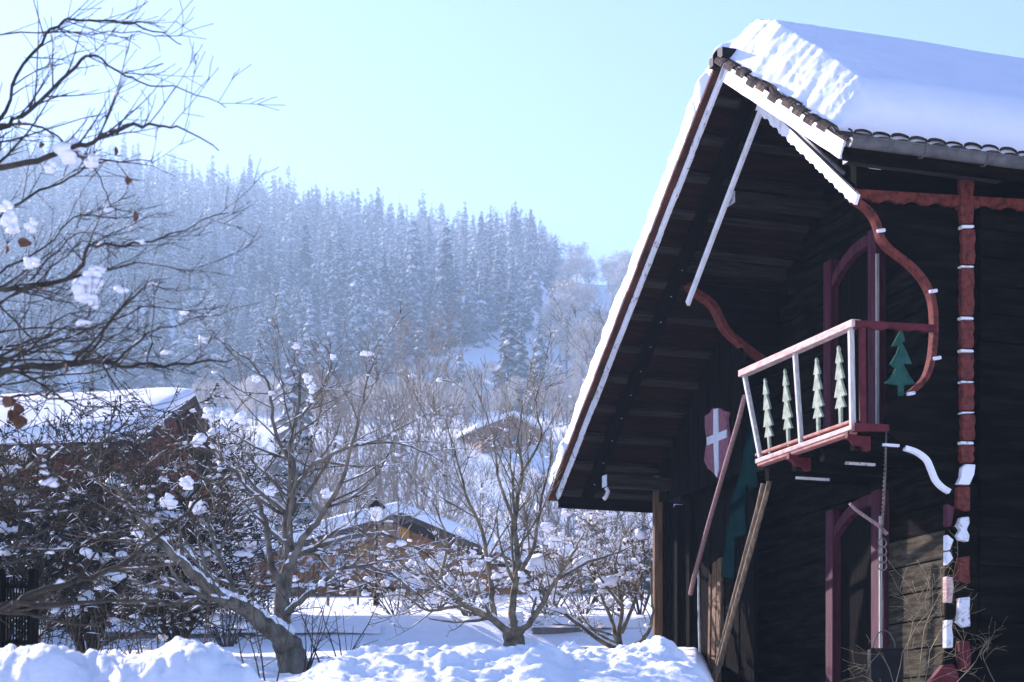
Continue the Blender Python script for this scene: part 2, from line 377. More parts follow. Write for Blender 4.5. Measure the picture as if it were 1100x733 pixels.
# curved brackets on the purlin ends
q = PS(651, 524, -.12); mb = MB(); mb.tube([q+Vector((.0,0,0)), q+Vector((.03,0,-.05)), q+Vector((.0,0,-.12)), q+Vector((-.03,0,-.15))], .028, 8); mb.build('bracket', M['white_chip'], house, True)
# verge boards
ap = Vector((SF, TR, ZR)); 
board(ap+Vector((0,0,.0)), (SF, TE_R-.02, roof_z(TE_R-.02)), .17, (.03, 0, 0)).build('verge_board', M['white'], house)
n = 12; 
for i in range(n):                            # left verge in short lapped lengths
    t0 = lerp(TR, TE_L, i/n); t1 = lerp(TR, TE_L, (i+1)/n)+.03
    d_ = .003*(i % 2)
    board((SF-d_, t0, roof_z(t0)-.005*(i%3)), (SF-d_, t1, roof_z(t1)-.005*(i%3)), .095, (.03, 0, 0)).build('verge_board', M['white_chip'] if i % 3 else M['white'], house)
mb = MB(); mb.bar((SF+.02, TE_L-.03, roof_z(TE_L)-.12), (1.2, TE_L-.03, roof_z(TE_L)-.12), .06, .2); mb.build('eave_board', M['wood_h'], house)
mb = MB(); mb.bar((SF+.02, TE_R+.03, roof_z(TE_R)-.11), (S_END, TE_R+.03, roof_z(TE_R)-.11), .04, .14); mb.build('eave_board', M['wood_h'], house)
# tiles: half round courses along the edges
def tile_piece(m_, c, axis, acr, up, L, w, h):
    a_ = [c+acr*(w/2*math.cos(x))+up*(h*math.sin(x)) for x in np.linspace(math.pi, 0, 7)]
    b_ = [p-up*.018 for p in a_]
    m_.ribbon(a_, b_, axis*L)
mb = MB(); up = Vector((0, 0, 1))
dR = Vector((0, -1, -KR)).normalized(); nR = Vector((0, -KR, 1)).normalized()
s = SF
while s < S_END:
    for row in range(2):
        c = Vector((s+.1+.02*row, TE_R+.12+row*.24, roof_z(TE_R+.12+row*.24)+.022+.025*row)); j = rnd.uniform(-.015, .015)
        tile_piece(mb, c+dR*(.02+j)-dR*.0+nR*rnd.uniform(0,.012), dR*1.0, Vector((1, 0, 0)), nR, .2, .19, rnd.uniform(.022,.034))
    s += .205
i = 0; t = TE_R+.1
while t < TR-.1:                               # verge tiles up the short slope
    c = Vector((SF-.05+rnd.uniform(-.03,.02), t, roof_z(t)+.02)); tile_piece(mb, c+nR*rnd.uniform(-.012,.022), -dR, Vector((1,0,0)), nR, .21, rnd.uniform(.15,.19), .07)
    c = Vector((SF-.04, t+.08, roof_z(t+.08)+.028)); mb.bar(c+Vector((.05,0,0)), c+Vector((.4,0,0)), .17, .02, nR)
    t += rnd.uniform(.2, .29)
mb.build('roof_tiles', M['tile'], roof)
mb = MB(); dL = Vector((0, 1, -KL)).normalized(); nL = Vector((0, KL, 1)).normalized(); t = TR+.1; i = 0
while t < TE_L-.1:
    L_ = .43; c = Vector((SF-.05-.006*(i % 2), t, roof_z(t)+.035+rnd.uniform(-.006,.006)))
    mb.bar(c+Vector((0,0,0)), c+dL*(L_+.03),   .05, .036, nL); mb.bar(c+Vector((.26,0,0)), c+dL*(L_+.03)+Vector((.26,0,0)), .47, .02, nL)
    t += L_*.8; i += 1
mb.build('verge_tiles', M['tile_red'], roof)
mb = MB(); tile_piece(mb, Vector((SF-.09, TR, ZR+.06)), Vector((1,0,0)), Vector((0,1,0)), up, .4, .22, .08); mb.bar((SF-.1,TR-.12,ZR+.05),(SF+.3,TR-.12,ZR+.05),.12,.1); mb.bar((SF-.1,TR+.1,ZR+.03),(SF+.3,TR+.1,ZR+.03),.1,.1)
mb.build('ridge_tile', M['black'], roof)
# gutter
mb = MB(); gz = roof_z(TE_R)-.005; gt = TE_R-.075
ang = np.linspace(math.pi, 2*math.pi, 9)
for sA, sB in ((SF+.03, S_END),):
    a_ = [Vector((sA, gt+.075*math.cos(x), gz+.085*math.sin(x))) for x in ang]; b_ = [Vector((sA, gt+.07*math.cos(x), gz+.08*math.sin(x))) for x in ang]
    mb.ribbon(a_, b_, (sB-sA, 0, 0)); mb.tube([(sA, gt-.077, gz), (sB, gt-.077, gz)], .011, 8)
    mb.prism(a_, (.006, 0, 0))
gut = mb.build('gutter', M['metal'], house)
for s in (.35, 1.05, 1.75, 2.45):
    mb = MB(); mb.tube([(s, gt+.1, gz+.0), (s, gt+.06, gz-.085), (s, gt, gz-.1), (s, gt-.07, gz-.06), (s, gt-.092, gz+.01)], .008, 6); mb.build('gutter_hook', M['metal'], gut)
for px, v, w in ((948,169,.16), (1072,182,.12)):
    q = PT(px, v, -.45); mb = MB(); mb.prism([q+Vector((-w,0,.05)), q+Vector((w,0,.05)), q+Vector((w*.6,0,-.05)), q+Vector((-w*.2,0,-.05))], (0, .2, 0)); mb.build('soffit_patch', M['white_chip'], house)
# snow on the roof ---------------------------------------------------------------
def roof_snow():
    ss = list(np.concatenate([np.linspace(0, .9, 56, endpoint=False), np.linspace(.9, 2.2, 30, endpoint=False), np.linspace(2.2, 10.1, 50)]))
    ts = list(np.concatenate([np.linspace(-.45, -.1, 16, endpoint=False), np.linspace(-.1, 3.2, 120, endpoint=False), np.linspace(3.2, 7.2, 70)]))
    W0, W1 = ts[0], ts[-1]; verts = []; ns, nt_ = len(ss), len(ts)
    def rz(t):                                # softened ridge
        a_ = roof_z(t); k_ = abs(t-TR); 
        return a_-max(0, .45-k_)*.0
    def thick(d, t):
        full = interp([(-.66,.52),(.5,.60),(1.6,.62),(2.0,.54),(2.4,.42),(3.0,.36),(7.2,.34)], t)
        rag = noise.noise(Vector((0, t*4.6, 0)))*.30+noise.noise(Vector((d*1.2, t*11, 3)))*.18+.22*noise.noise(Vector((0, t*1.6, 8)))
        kl = smooth(2.0, 2.25, t)
        rf = max(.16, lerp(.42+rag*.17, .2, kl)); x = min(1, d/rf)
        e1 = lerp(.14+.86*(.75*x+.25*math.sin(x*math.pi/2)), .8+.2*math.sqrt(max(0, 1-(1-x)**2)), kl)
        dr = min(1, (t-W0)/.3); dl = min(1, (W1-t)/.25)
        e2 = .45+.55*math.sqrt(max(0, 1-(1-dr)**2)); e3 = .5+.5*math.sqrt(max(0, 1-(1-dl)**2))
        fr = max(0, 1-d/1.6)
        h = full*e1*e2*e3
        h += fr*(1-abs(2*e1-1.22))*.0+(1 if kl else min(1, d/.1))*max(0, 1-d/1.45)*(.02*noise.noise(Vector((d*3, t*8, 1)))+.010*noise.noise(Vector((d*9, t*15, 2)))+.014*noise.noise(Vector((d*22, t*24, 2)))+.012*noise.noise(Vector((d*40, t*45, 7))))*(1 if t < 2.4 else .35)
        h += .02*noise.noise(Vector((d*.9, t*.9, 12)))
        # over the ridge the snow lies in one soft curve
        return h
    for d in ss:
        for t in ts:
            jut = .05*noise.noise(Vector((t*2.1, 0, 5)))+.035*noise.noise(Vector((t*7, 0, 9)))
            s = SF-lerp(.02, .09, smooth(2.2, 3, t))+jut*max(0, 1-d/.5)+d
            k_ = abs(t-TR); soft = .16*math.exp(-(k_/.45)**2)
            z = roof_z(t)-soft*.75*.9+thick(d, t)+.1*math.exp(-(k_/.6)**2)
            verts.append((s, t, z))
    fs = [(i*nt_+j, (i+1)*nt_+j, (i+1)*nt_+j+1, i*nt_+j+1) for i in range(ns-1) for j in range(nt_-1)]
    m_ = MB(); m_.add(verts, fs)
    # underside edge
    base = len(verts); low = {}
    ring = [(i, 0) for i in range(ns)]+[(ns-1, j) for j in range(1, nt_)]+[(i, nt_-1) for i in range(ns-2, -1, -1)]+[(0, j) for j in range(nt_-2, 0, -1)]
    vs2 = []
    for (i, j) in ring:
        x, y, z = verts[i*nt_+j]; vs2.append((x+(.05 if i == 0 else 0), min(max(y, W0+.05), W1-.03), roof_z(y)+.05))
    L_ = len(ring); m_.v.extend(vs2)
    for a_ in range(L_):
        b_ = (a_+1) % L_
        m_.f.append((ring[a_][0]*nt_+ring[a_][1], base+a_, base+b_, ring[b_][0]*nt_+ring[b_][1])); m_.m.append(0)
    m_.build('snow_cover', M['roof_snow'], roof, True)
roof_snow()
# boarded lower wall with the shield ------------------------------------------------
mb = MB(); t = 4.1; i = 0
zb = PS(745, 526, .78).z
while t < 6.55:
    w = .155; zt = min(roof_z(t+w), roof_z(t))-.14; mb.box((.78+.008*(i % 2), t, zb+rnd.uniform(-.01,.01)), (.81+.008*(i%2), t+w-.006, zt)); t += w; i += 1
mb.box((.82, 4.1, zb), (.84, 6.55, roof_z(6.55)-.15)); mb.build('boarded_wall', M['wood_v'], house)
mb = MB(); t = 4.0; i = 0
while t < 6.5:
    mb.box((.9+.012*(i % 2), t, -.2), (.95, t+.2, zb-.1)); t += .206; i += 1
mb.build('lower_wall', M['wood_v'], house)
pA = PS(706.5, 600, .8); mb = MB(); mb.box((.74, pA.y-.04, -.3), (.86, pA.y+.04, roof_z(pA.y)-.15)); bevel(mb.build('corner_post', M['plank_warm'], house), .01)
mb = MB(); mb.box((.86, pA.y-.08, -.3), (1.0, pA.y+.0, zb)); mb.build('corner_post', M['wood_v'], house)
for px in (728, 741): q = PS(px, 600, .86); mb = MB(); mb.box((.83, q.y-.05, -.3), (.9, q.y+.05, zb-.1)); mb.build('wall_stud', M['wood_v'], house)
# shield with its cross
Z3 = lambda x, y: (580+x/3.052, 320+y/3.052)
sh = [Z3(*p) for p in ((540,388),(556,378),(566,362),(577,366),(590,362),(602,372),(616,374),(611,395),(613,420),(618,455),(616,500),(612,522),(602,550),(590,568),(579,590),(566,572),(550,560),(538,535),(541,505),(547,470),(541,430))]
mb = MB(); mb.prism([PS(*p, .735) for p in sh], (.035, 0, 0)); em = mb.build('shield', mat('shield_red', (.22,.08,.1), (.31,.14,.17), .7, 12), house)
mb = MB(); mb.prism([PS(*Z3(*p), .72) for p in ((568,366),(582,362),(584,440),(584,560),(579,588),(573,578),(568,470))], (.013, 0, 0)); o = mb.build('cross_bar', mat('shield_white', (.62,.63,.66), (.72,.73,.75), .7, 8), em)
mb = MB(); mb.prism([PS(*Z3(*p), .715) for p in ((546,458),(611,432),(611,458),(547,484))], (.013, 0, 0)); mb.build('cross_bar', bpy.data.materials['shield_white'], em)
# balcony ---------------------------------------------------------------------------
zf = PS(918, 460, 0).z
bal = MB(); bal.box((.06, .02, zf-.06), (1.29, 2.3, zf)); bal = bal.build('balcony', M['wood_g'], house)
for i in range(4):
    t = .15+i*.62; mb = MB(); mb.bar((.06, t, zf-.13), (1.29, t, zf-.13), .1, .13); mb.build('joist', M['wood_h'], bal)
def gbar(p, q, w, h, m, name, s0=0.0, s1=None):
    m_ = MB(); a_ = PS(*p, s0); b_ = PS(*q, s0 if s1 is None else s1); m_.bar(a_, b_, w, h, (1,0,0) if abs((b_-a_).normalized().z) > .8 else (0,0,1)); return bevel(m_.build(name, m, bal), .008)
gbar((797,402), (920,347), .1, .075, M['pink'], 'top_rail')
gbar((814,496), (918,459), .07, .05, M['pink'], 'bottom_rail')
gbar((813,489), (918,452), .05, .035, M['red_pale'], 'bottom_rail', .02)
gbar((817,500), (917,465), .09, .03, M['red_pale'], 'bottom_rail', .02)
gbar((800,404), (817,492), .045, .05, M['grey_post'], 'post')
gbar((854,378), (861,480), .045, .05, M['grey_post'], 'post')
gbar((914,350), (916,461), .05, .055, M['grey_post'], 'post')
# spruce cut-outs
def spruce(w, h):
    r_ = [(0, 1), (.12, .95), (.08, .93), (.32, .78), (.14, .77), (.42, .58), (.18, .57), (.55, .36), (.2, .35), (.5, .22), (.13, .22), (.11, 0)]
    return [(x*w, y*h) for x, y in r_]+[(-x*w*.8, y*h+.008) for x, y in r_[:0:-1]]
for (px, v0), (qx, v1), w in (((820.5,406),(826,488),.40), ((842,396),(846,480),.40), ((876,384),(878,468),.44), ((899.5,371),(902,458),.44)):
    a_ = PS(px, v0, 0); b_ = PS(qx, v1, 0); h = a_.z-b_.z
    pts = [Vector((.0+.004*math.sin(9*x), lerp(b_.y, a_.y, y/h)-x, b_.z+y)) for x, y in spruce(w/2, h)]
    mb = MB(); mb.prism(pts, (.028, 0, 0)); bevel(mb.build('spruce_cutout', M['green'], bal), .005)
# side rail and its spruce
scallop(PT(919, 344, -.045), PT(1006, 349, -.045), .085, .3, 0, (0, .05, 0), .03).build('side_rail', M['red_dark'], bal)
mb = MB(); mb.bar(PT(926, 352, -.01), PT(927, 457, -.01), .06, .05, (0,1,0)); bevel(mb.build('side_post', M['red_dark'], bal), .006)
mb = MB(); mb.prism([PT(*p, -.04) for p in ((918,454),(955,456),(956,463),(918,463))], (0, .08, 0)); bevel(mb.build('side_sill', M['red_dark'], bal), .006)
Z4 = lambda x, y: (740+x/2.617, 200+y/2.617)
tr = [(598,402),(606,420),(608,436),(600,440),(612,462),(628,500),(604,500),(620,530),(638,556),(606,560),(606,590),(590,590),(590,560),(552,554),(572,532),(583,512),(567,500),(585,470),(592,448),(572,450),(585,425)]
mb = MB(); mb.prism([PT(*Z4(*p), .03) for p in tr], (0, .03, 0)); bevel(mb.build('spruce_cutout', M['green_shaded'], bal), .006)
for t in (1.3, .06):                           # carved brackets under the balcony
    q = Vector((-.04, t, zf-.02)); mb = MB(); mb.prism([q, q+Vector((0,0,-.07)), q+Vector((.05,0,-.09)), q+Vector((.08,0,-.13)), q+Vector((.15,0,-.14)), q+Vector((.19,0,-.18)), q+Vector((.26,0,-.18)), q+Vector((.26,0,0))], (0, .07, 0)); bevel(mb.build('bracket', M['red_dark'], bal), .008)
for px, v, w in ((873,514.5,.2), (924,498.5,.17), (957,478.5,.09)):
    q = PS(px, v, .4); mb = MB(); mb.bar(q+Vector((-w,0,0)), q+Vector((w,0,0)), .03, .025); mb.build('fixing_strip', M['white_chip'], bal)
# door frames in the front wall ------------------------------------------------------
def frame(name, xl, xr, v_r, v_base, m, s=1.27):
    a_ = PS(xl, v_r, s); b_ = PS(xr, v_r, s); zt = b_.z; zbm = v_base
    fr = MB(); fr.box((s-.1, b_.y-.09, zbm), (s+.03, b_.y+.09, zt)); fr = bevel(fr.build(name, m, house), .01)
    m_ = MB(); m_.box((s-.1, a_.y-.08, zbm), (s+.03, a_.y+.09, zt-.08)); bevel(m_.build('jamb', m, fr), .01)
    n_ = 14; A = []; B = []
    for i in range(n_+1):
        x = i/n_; y = lerp(b_.y+.09, a_.y-.02, x); zz = zt-.02-.3*(abs(x-.12)/.88)**2.2 if x > .12 else zt-.02
        A.append(Vector((s-.08, y, zz))); B.append(Vector((s-.08, y, zz-.13)))
    m_ = MB(); m_.ribbon(A, B, (.09, 0, 0)); bevel(m_.build('arched_head', m, fr), .008)
    m_ = MB(); m_.box((s-.106, b_.y-.11, zbm), (s-.07, b_.y-.092, zt-.3)); m_.build('lit_edge', M['grey_post'], fr)  # pale strip paints in the sunlit edge of the jamb
    m_ = MB(); m_.box((s+.0, b_.y+.1, zbm), (s+.02, a_.y-.09, zt-.12)); m_.build('door_leaf', M['wood_v'], fr)
    return fr
frame('door_frame', 896.5, 945, 247, zf, M['purple'])
frame('door_frame', 899, 948.5, 527, -.2, M['purple'])
# larger teal spruce board by the lower wall
tb = [(812,438),(813,524),(806,527),(801,520),(800,545),(801,574),(788,578),(787,560),(789,585),(788,622),(774,620),(779,585),(784,550),(786,535),(793,515),(798,490),(803,460)]
mb = MB(); mb.prism([PS(*p, .45) for p in tb], (.04, 0, 0)); o = bevel(mb.build('spruce_cutout', M['teal'], bal), .006); o['label'] = 'large dark teal spruce shaped board below the balcony'
# things leaning on and hanging from the chalet ---------------------------------------
def pole(name, pts, rad, m, label, cat, group=None):
    w = [L2W(p) for p in pts]; base = w[-1]; o_ = empty(name, base) if False else None
    m_ = MB(); N_ = 10; line = []
    for i in range(N_+1):
        k_ = i/N_; p = w[0].lerp(w[-1], k_)
        p = p+Vector((noise.noise(Vector((k_*2.2, base.x, 1)))*.03, 0, 0))*(1 if 0 < i < N_ else 0)
        line.append(p-base)
    m_.tube(line, [lerp(rad*.85, rad, i/N_)*(1+.12*noise.noise(Vector((i*.9, base.x*3, 2)))) for i in range(N_+1)], 9)
    o_ = m_.build(name, m, None, True); o_.location = base
    return tag(o_, label, cat, group)
pole('wooden_pole', [PS(800,426,-.02), PS(742,638,.74)], .032, M['pole_red'], 'faded red pole slanting from the balcony corner down past the shield', 'pole')
g0 = PS(763, 733, .05); 
pole('wooden_pole', [PS(829,507,.25), PS(764,733,.0)+Vector((0,.15,-.45))], .034, M['pole'], 'right hand brown pole propped under the balcony floor', 'pole', 'brown poles propped under the balcony')
pole('wooden_pole', [PS(820,520,.35), PS(764,728,.1)+Vector((0,.15,-.45))], .034, M['pole'], 'left hand brown crooked pole propped under the balcony floor', 'pole', 'brown poles propped under the balcony')
pole('thin_rod', [PS(749,605,.72), PS(756,722,.6)+Vector((0,0,-.4))], .018, M['grey_post'], 'thin pale rod standing below the end of the red pole', 'rod')
for px, v0, lab in ((763.5,617,'narrow leftmost plank of the warm brown planks leaning on the dark wall'), (768.5,604,'middle plank of the warm brown planks leaning on the dark wall'), (773.5,600,'rightmost plank of the warm brown planks leaning beside the teal board')):
    a_ = L2W(PS(px, v0, .7)); b_ = L2W(PS(px-2, 705, .5)+Vector((0,0,-.5)))
    m_ = MB(); m_.bar(a_-b_, (0,0,0), .03, .11 if px > 764 else .06, GX); o = bevel(m_.build('wooden_plank', M['plank_warm']), .006); o.location = b_; tag(o, lab, 'plank', 'planks leaning on the lower wall')
# hanging pail on its wire
top = L2W(PT(952, 463, -.02)); d0 = top.y
hp = empty('hanging_pail', P(950, 732, d0)); tag(hp, 'black box shaped pail hanging on a wire with rings below the balcony corner', 'pail')
def hrel(px, v, dd=0): return P(px, v, d0+dd)-hp.location
mb = MB(); mb.tube([hrel(952,462), hrel(951.5,500), hrel(950,540), hrel(947,577)], .009, 6); mb.tube([hrel(947.5,612), hrel(948.5,650), hrel(948,682)], .008, 6); mb.build('wire', M['rust'], hp, True)
mb = MB(); v = 482
while v < 574: mb.blob(hrel(951.5-(v-480)*.045, v), (.012,.012,.02), v, 1); v += 4.5
mb.build('chain', M['rust'], hp, True)
for v in (583, 592, 600, 608):
    c = hrel(948, v); mb = MB(); mb.tube([c+Vector((.042*math.cos(a_), .012*math.sin(a_*2), .046*math.sin(a_))) for a_ in np.linspace(0, 2*math.pi, 17)], .006, 6, False); mb.build('ring', M['rust'], hp, True)
mb = MB(); mb.tube([hrel(937,700), hrel(939,688), hrel(944,680), hrel(950,677), hrel(956,680), hrel(961,690), hrel(962,700)], .007, 6); mb.build('handle', M['metal'], hp, True)
mb = MB(); A = hrel(951, 697); B = hrel(951, 735); 
mb.prism([A+Vector((-.16,-.1,0)), A+Vector((.16,-.1,0)), A+Vector((.16,.12,0)), A+Vector((-.16,.12,0))][::1], B-A); bevel(mb.build('pail_body', M['black'], hp), .02, 3)
mb = MB(); mb.bar(A+Vector((-.165,-.11,-.02)), A+Vector((.165,-.11,-.02)), .02, .03); mb.build('rim', M['black'], hp)
pole('short_stick', [PT(913,541,.25), PT(953,574,-.02)], .02, M['pole_red'], 'short pale stick caught slanting in the wire above the pail', 'stick')

# ------------------------------------------------------------------ bare trees
class Tree:
    def __init__(self, seed): self.r = random.Random(seed); self.mb = MB(); self.nodes = []; self.snow = MB(); self.minr = .003; self.seg = .12; self.up = .06; self.jit = .16; self.dens = 5; self.spread = (28, 68); self.len = (.28, .6); self.ban = None
    def rdir(self):
        r = self.r
        while 1:
            v = Vector((r.uniform(-1,1), r.uniform(-1,1), r.uniform(-1,1)))
            if .05 < v.length < 1: return v.normalized()
    def line(self, pts, rad):
        r0 = max(rad); self.mb.tube(pts, rad, 8 if r0 > .05 else 6 if r0 > .02 else 4 if r0 > .008 else 3)
    def branch(self, p, d, L, r, lvl):
        n = max(3, int(L/self.seg)); pts = [p]; rad = [r]; q = p; d = d.normalized(); st = L/n
        for i in range(n):
            d = (d+self.rdir()*self.jit+Vector((0,0,self.up))).normalized(); q = q+d*st; pts.append(q); rad.append(max(self.minr*.8, r*(1-.72*(i+1)/n)))
        if self.ban and any(self.ban(U0+F*q.x/q.y, VH-F*q.z/q.y) for q in pts): return
        self.line(pts, rad); self.kids(pts, rad, L, lvl)
    def kids(self, pts, rad, L, lvl, f0=.12):
        for i in range(len(pts)-1): self.nodes.append((pts[i], pts[i+1], rad[i], lvl))
        if lvl <= 0: return
        n = int(L*self.dens*(1 if lvl > 1 else 1.3)+self.r.random()); m = len(pts)-1
        for _ in range(n):
            f = self.r.uniform(f0, 1); i = min(m-1, int(f*m)); k = f*m-i
            p = pts[i].lerp(pts[i+1], k); d = (pts[i+1]-pts[i]).normalized()
            a = R(self.r.uniform(*self.spread)); o = d.cross(self.rdir()); 
            if o.length < .1: continue
            o.normalize(); nd = d*math.cos(a)+o*math.sin(a)
            if nd.z < -.3 and self.r.random() < .6: nd.z *= -.6
            l = L*self.r.uniform(*self.len)*(1-.4*f); rr = max(self.minr, lerp(rad[i], rad[i+1], k)*.55)
            self.branch(p, nd, max(l, .12), rr, lvl-1)
    def limb(self, pts, r0, r1, lvl, f0=.1, sub=4):
        out = []
        for i in range(len(pts)-1):
            p0, p1, p2, p3 = pts[max(i-1,0)], pts[i], pts[i+1], pts[min(i+2, len(pts)-1)]
            for k in range(sub):
                t = k/sub; out.append(.5*((2*p1)+(p2-p0)*t+(2*p0-5*p1+4*p2-p3)*t*t+(3*p1-p0-3*p2+p3)*t**3)+self.rdir()*.012)
        out.append(pts[-1]); L = sum((out[i+1]-out[i]).length for i in range(len(out)-1)); n = len(out)-1
        rad = [lerp(r0, r1, (i/n)**.8) for i in range(n+1)]
        self.line(out, rad); self.kids(out, rad, L, lvl, f0); return out
    def snow_on(self, prob, size, lv=(0,1,2,3), flatline=True, maxn=400, fine=0):
        r = self.r; c = 0; nn = list(self.nodes); r.shuffle(nn)
        for a, b, rr, lvl in nn:
            d = b-a
            if d.length < 1e-5: continue
            s = abs(d.z)/d.length
            if lvl in lv and s < .75 and r.random() < prob and c < maxn:
                k = r.uniform(.7, 1.3)*r.choice((.35, .5, .5, .7, .8, 1, 1.6)); w = size*k; c += 1
                hd = Vector((d.x, d.y, 0)); ang = math.atan2(hd.y, hd.x)
                hn = hd.normalized() if hd.length > 1e-4 else Vector((1,0,0))
                for q in range(r.choice((1, 2, 2, 3))):
                    e = w*r.uniform(.5, 1.25); g = w*r.uniform(.4, .9)
                    self.snow.blob(a.lerp(b, .5)+hn*(w*r.uniform(-1.1, 1.1))+Vector((r.uniform(-.4,.4)*w, r.uniform(-.4,.4)*w, w*r.uniform(.0, .35))), (lerp(g, e, abs(hn.x)), lerp(g, e, abs(hn.y)), g*r.uniform(.7, 1.3)), r.randint(0, 999), .9, .6)
            elif fine and rr < .02 and s < .7 and r.random() < fine:
                h = max(rr*.9, size*.13); self.snow.tube([a+Vector((0,0,rr*.4)), a.lerp(b,.5)+Vector((0,0,rr+h*.45)), b+Vector((0,0,rr*.4))], [h*.35, h, h*.35], 5)
            elif flatline and rr > .02 and s < .7:
                self.snow.tube([a+Vector((0,0,rr*.75)), a.lerp(b,.5)+Vector((0,0,rr*.95)), b+Vector((0,0,rr*.75))], [rr*.6, rr*.72, rr*.6], 6)
    def clump(self, p, w, n=4):
        w *= .6
        for _ in range(n+3): self.snow.blob(p+self.rdir()*w*.95, (w*self.r.uniform(.5,1), w*self.r.uniform(.5,1), w*self.r.uniform(.5,.9)), self.r.randint(0,999), .9, .5)
    def finish(self, name, base, mats, label, cat='tree', group=None):
        root = empty(name, base); tag(root, label, cat, group)
        for mb_ in (self.mb, self.snow): mb_.v = [(x-base[0], y-base[1], z-base[2]) for x, y, z in mb_.v]
        self.mb.build('branches', mats, root, True)
        if self.snow.v:
            s_ = self.snow.build('snow_cover', M['branch_snow'], root, True); s_['kind'] = 'stuff'
        return root
def leaf(mb, p, w, h, seed):
    r = random.Random(seed); a = r.uniform(0, 3.14); ax = Vector((math.cos(a), math.sin(a), 0)); vs = []; n = 6
    for i in range(n+1):
        k = i/n; ww = w*math.sin(math.pi*min(1, k*.9+.05)); c = p+Vector((.2*w*math.sin(k*3), .25*w*math.cos(k*4), -h*k))
        cu = ax.cross(Vector((0,0,1)))*(.35*ww)
        vs += [c-ax*ww+cu, c-cu*.6, c+ax*ww+cu]
    mb.add(vs, [(3*i+j, 3*i+j+1, 3*i+4+j, 3*i+3+j) for i in range(n) for j in (0, 1)])

# near tree leaning in from the left, trunk out of frame -----------------------------------
T = Tree(11); T.minr = .0022; T.dens = 8; T.jit = .11; T.up = .02; T.seg = .07; T.spread = (18, 52); T.len = (.12, .34)
tb_ = P(-110, 760, 9.4); tb_.z = H(tb_.x, tb_.y)-.1
T.limb([tb_, P(-105,560,9.4), P(-95,400,9.4), P(-85,240,9.4), P(-70,100,9.5)], .1, .05, 0)
D = 9.0
def LB(pts, d0, d1, r0, r1, lvl=2, f0=.12):
    n = len(pts)-1; T.limb([P(x, y, lerp(d0, d1, i/n)) for i, (x, y) in enumerate(pts)], r0*.72, r1*.75, lvl, f0)
LB([(-90,215),(-40,192),(0,182),(50,170),(85,158),(110,147),(137,137),(165,135),(190,138),(235,162)], 9.4, 8.6, .03, .004)
LB([(-88,260),(-45,180),(0,140),(30,118),(75,77),(97,61),(120,73),(150,87),(200,98),(243,116)], 9.4, 9.3, .022, .0035)
LB([(-85,260),(-30,175),(0,132),(20,82),(50,38),(75,21),(120,22),(165,32),(195,48)], 9.4, 9.8, .02, .0035)
LB([(-70,60),(0,36),(80,35),(150,36),(198,38)], 9.5, 9.0, .009, .003, 1)
LB([(-80,170),(-20,135),(0,134),(30,134),(60,147),(90,170),(110,200),(125,235)], 9.4, 10, .014, .003)
LB([(-92,340),(-40,315),(0,311),(30,309),(65,304),(89,287),(97,265),(136,263),(164,258),(187,250),(245,229)], 9.4, 8.8, .026, .0035)
LB([(-92,330),(-30,260),(0,230),(40,205),(75,190),(105,178),(135,172),(165,176)], 9.4, 9.7, .014, .003)
LB([(-95,420),(-40,402),(0,397),(68,393),(95,388),(120,391),(164,393),(218,388),(250,386)], 9.4, 9.0, .036, .004)
LB([(88,390),(112,358),(140,322),(160,305),(190,313)], 9.15, 9.4, .012, .003)
LB([(120,391),(150,365),(175,352),(205,344),(236,339)], 9.1, 8.9, .012, .003)
LB([(160,393),(163,360),(166,325),(162,298)], 9.05, 9.3, .008, .0025)
LB([(30,395),(20,360),(35,320),(25,290)], 9.2, 9.4, .009, .0025)
LB([(-100,470),(-40,440),(0,428),(40,425),(90,435),(140,440),(190,430)], 9.4, 9.2, .016, .003)
LB([(-104,640),(-40,655),(0,652),(17,649),(35,639),(69,628),(128,608),(162,580),(193,556),(221,532)], 9.4, 9.9, .045, .01, 2)
LB([(15,649),(69,649),(121,645),(180,646),(225,650),(255,662)], 9.45, 9.9, .024, .006, 2)
LB([(-98,560),(-30,540),(0,532),(60,520),(110,500),(150,480)], 9.4, 9.0, .02, .003)
for i in range(20):
    v0 = T.r.uniform(270, 620); x1 = T.r.uniform(90, 235); dv = T.r.uniform(-110, 40); d1 = T.r.uniform(8.6, 10.2)
    T.limb([P(-90, v0+60, 9.4), P(-30, v0+10, 9.4), P(x1*.35, v0+dv*.4, lerp(9.4, d1, .5)), P(x1*.7, v0+dv*.8, lerp(9.4, d1, .8)), P(x1, v0+dv*.85+10, d1)], .009, .0022, 2, .25)
for px, v, w, n in ((75,163,.075,7), (95,172,.05,5), (100,300,.06,6), (92,312,.07,6), (104,290,.04,4), (35,283,.045,4), (12,240,.06,5), (35,243,.04,3), (100,325,.045,4), (8,225,.05,3), (55,180,.04,4)):
    T.clump(P(px, v, 9.1), w, n)
T.snow_on(.006, .014, flatline=False, maxn=150, fine=.04)
ta = T.finish('bare_tree', tb_, M['bark_dark'], 'near bare tree reaching in from the left edge with dark arching branches')
mb = MB()
for i, (px, v, w, h) in enumerate(((43,152,.02,.035), (137,190,.018,.04), (145,226,.015,.06), (124,157,.012,.05), (20,128,.012,.04), (8,425,.03,.06), (17,432,.03,.07), (20,445,.035,.07), (12,440,.03,.06), (70,390,.02,.05), (25,255,.03,.05), (6,262,.02,.05))):
    leaf(mb, P(px, v, 9.05)-tb_, w, h, i); 
    if w > .025: leaf(mb, P(px+2, v+1, 9.1)-tb_, w*.9, h*.9, i+50); leaf(mb, P(px-2, v, 9.0)-tb_, w*.9, h, i+80)
o = mb.build('withered_leaves', M['leaf_dry'], ta, True); o['kind'] = 'stuff'

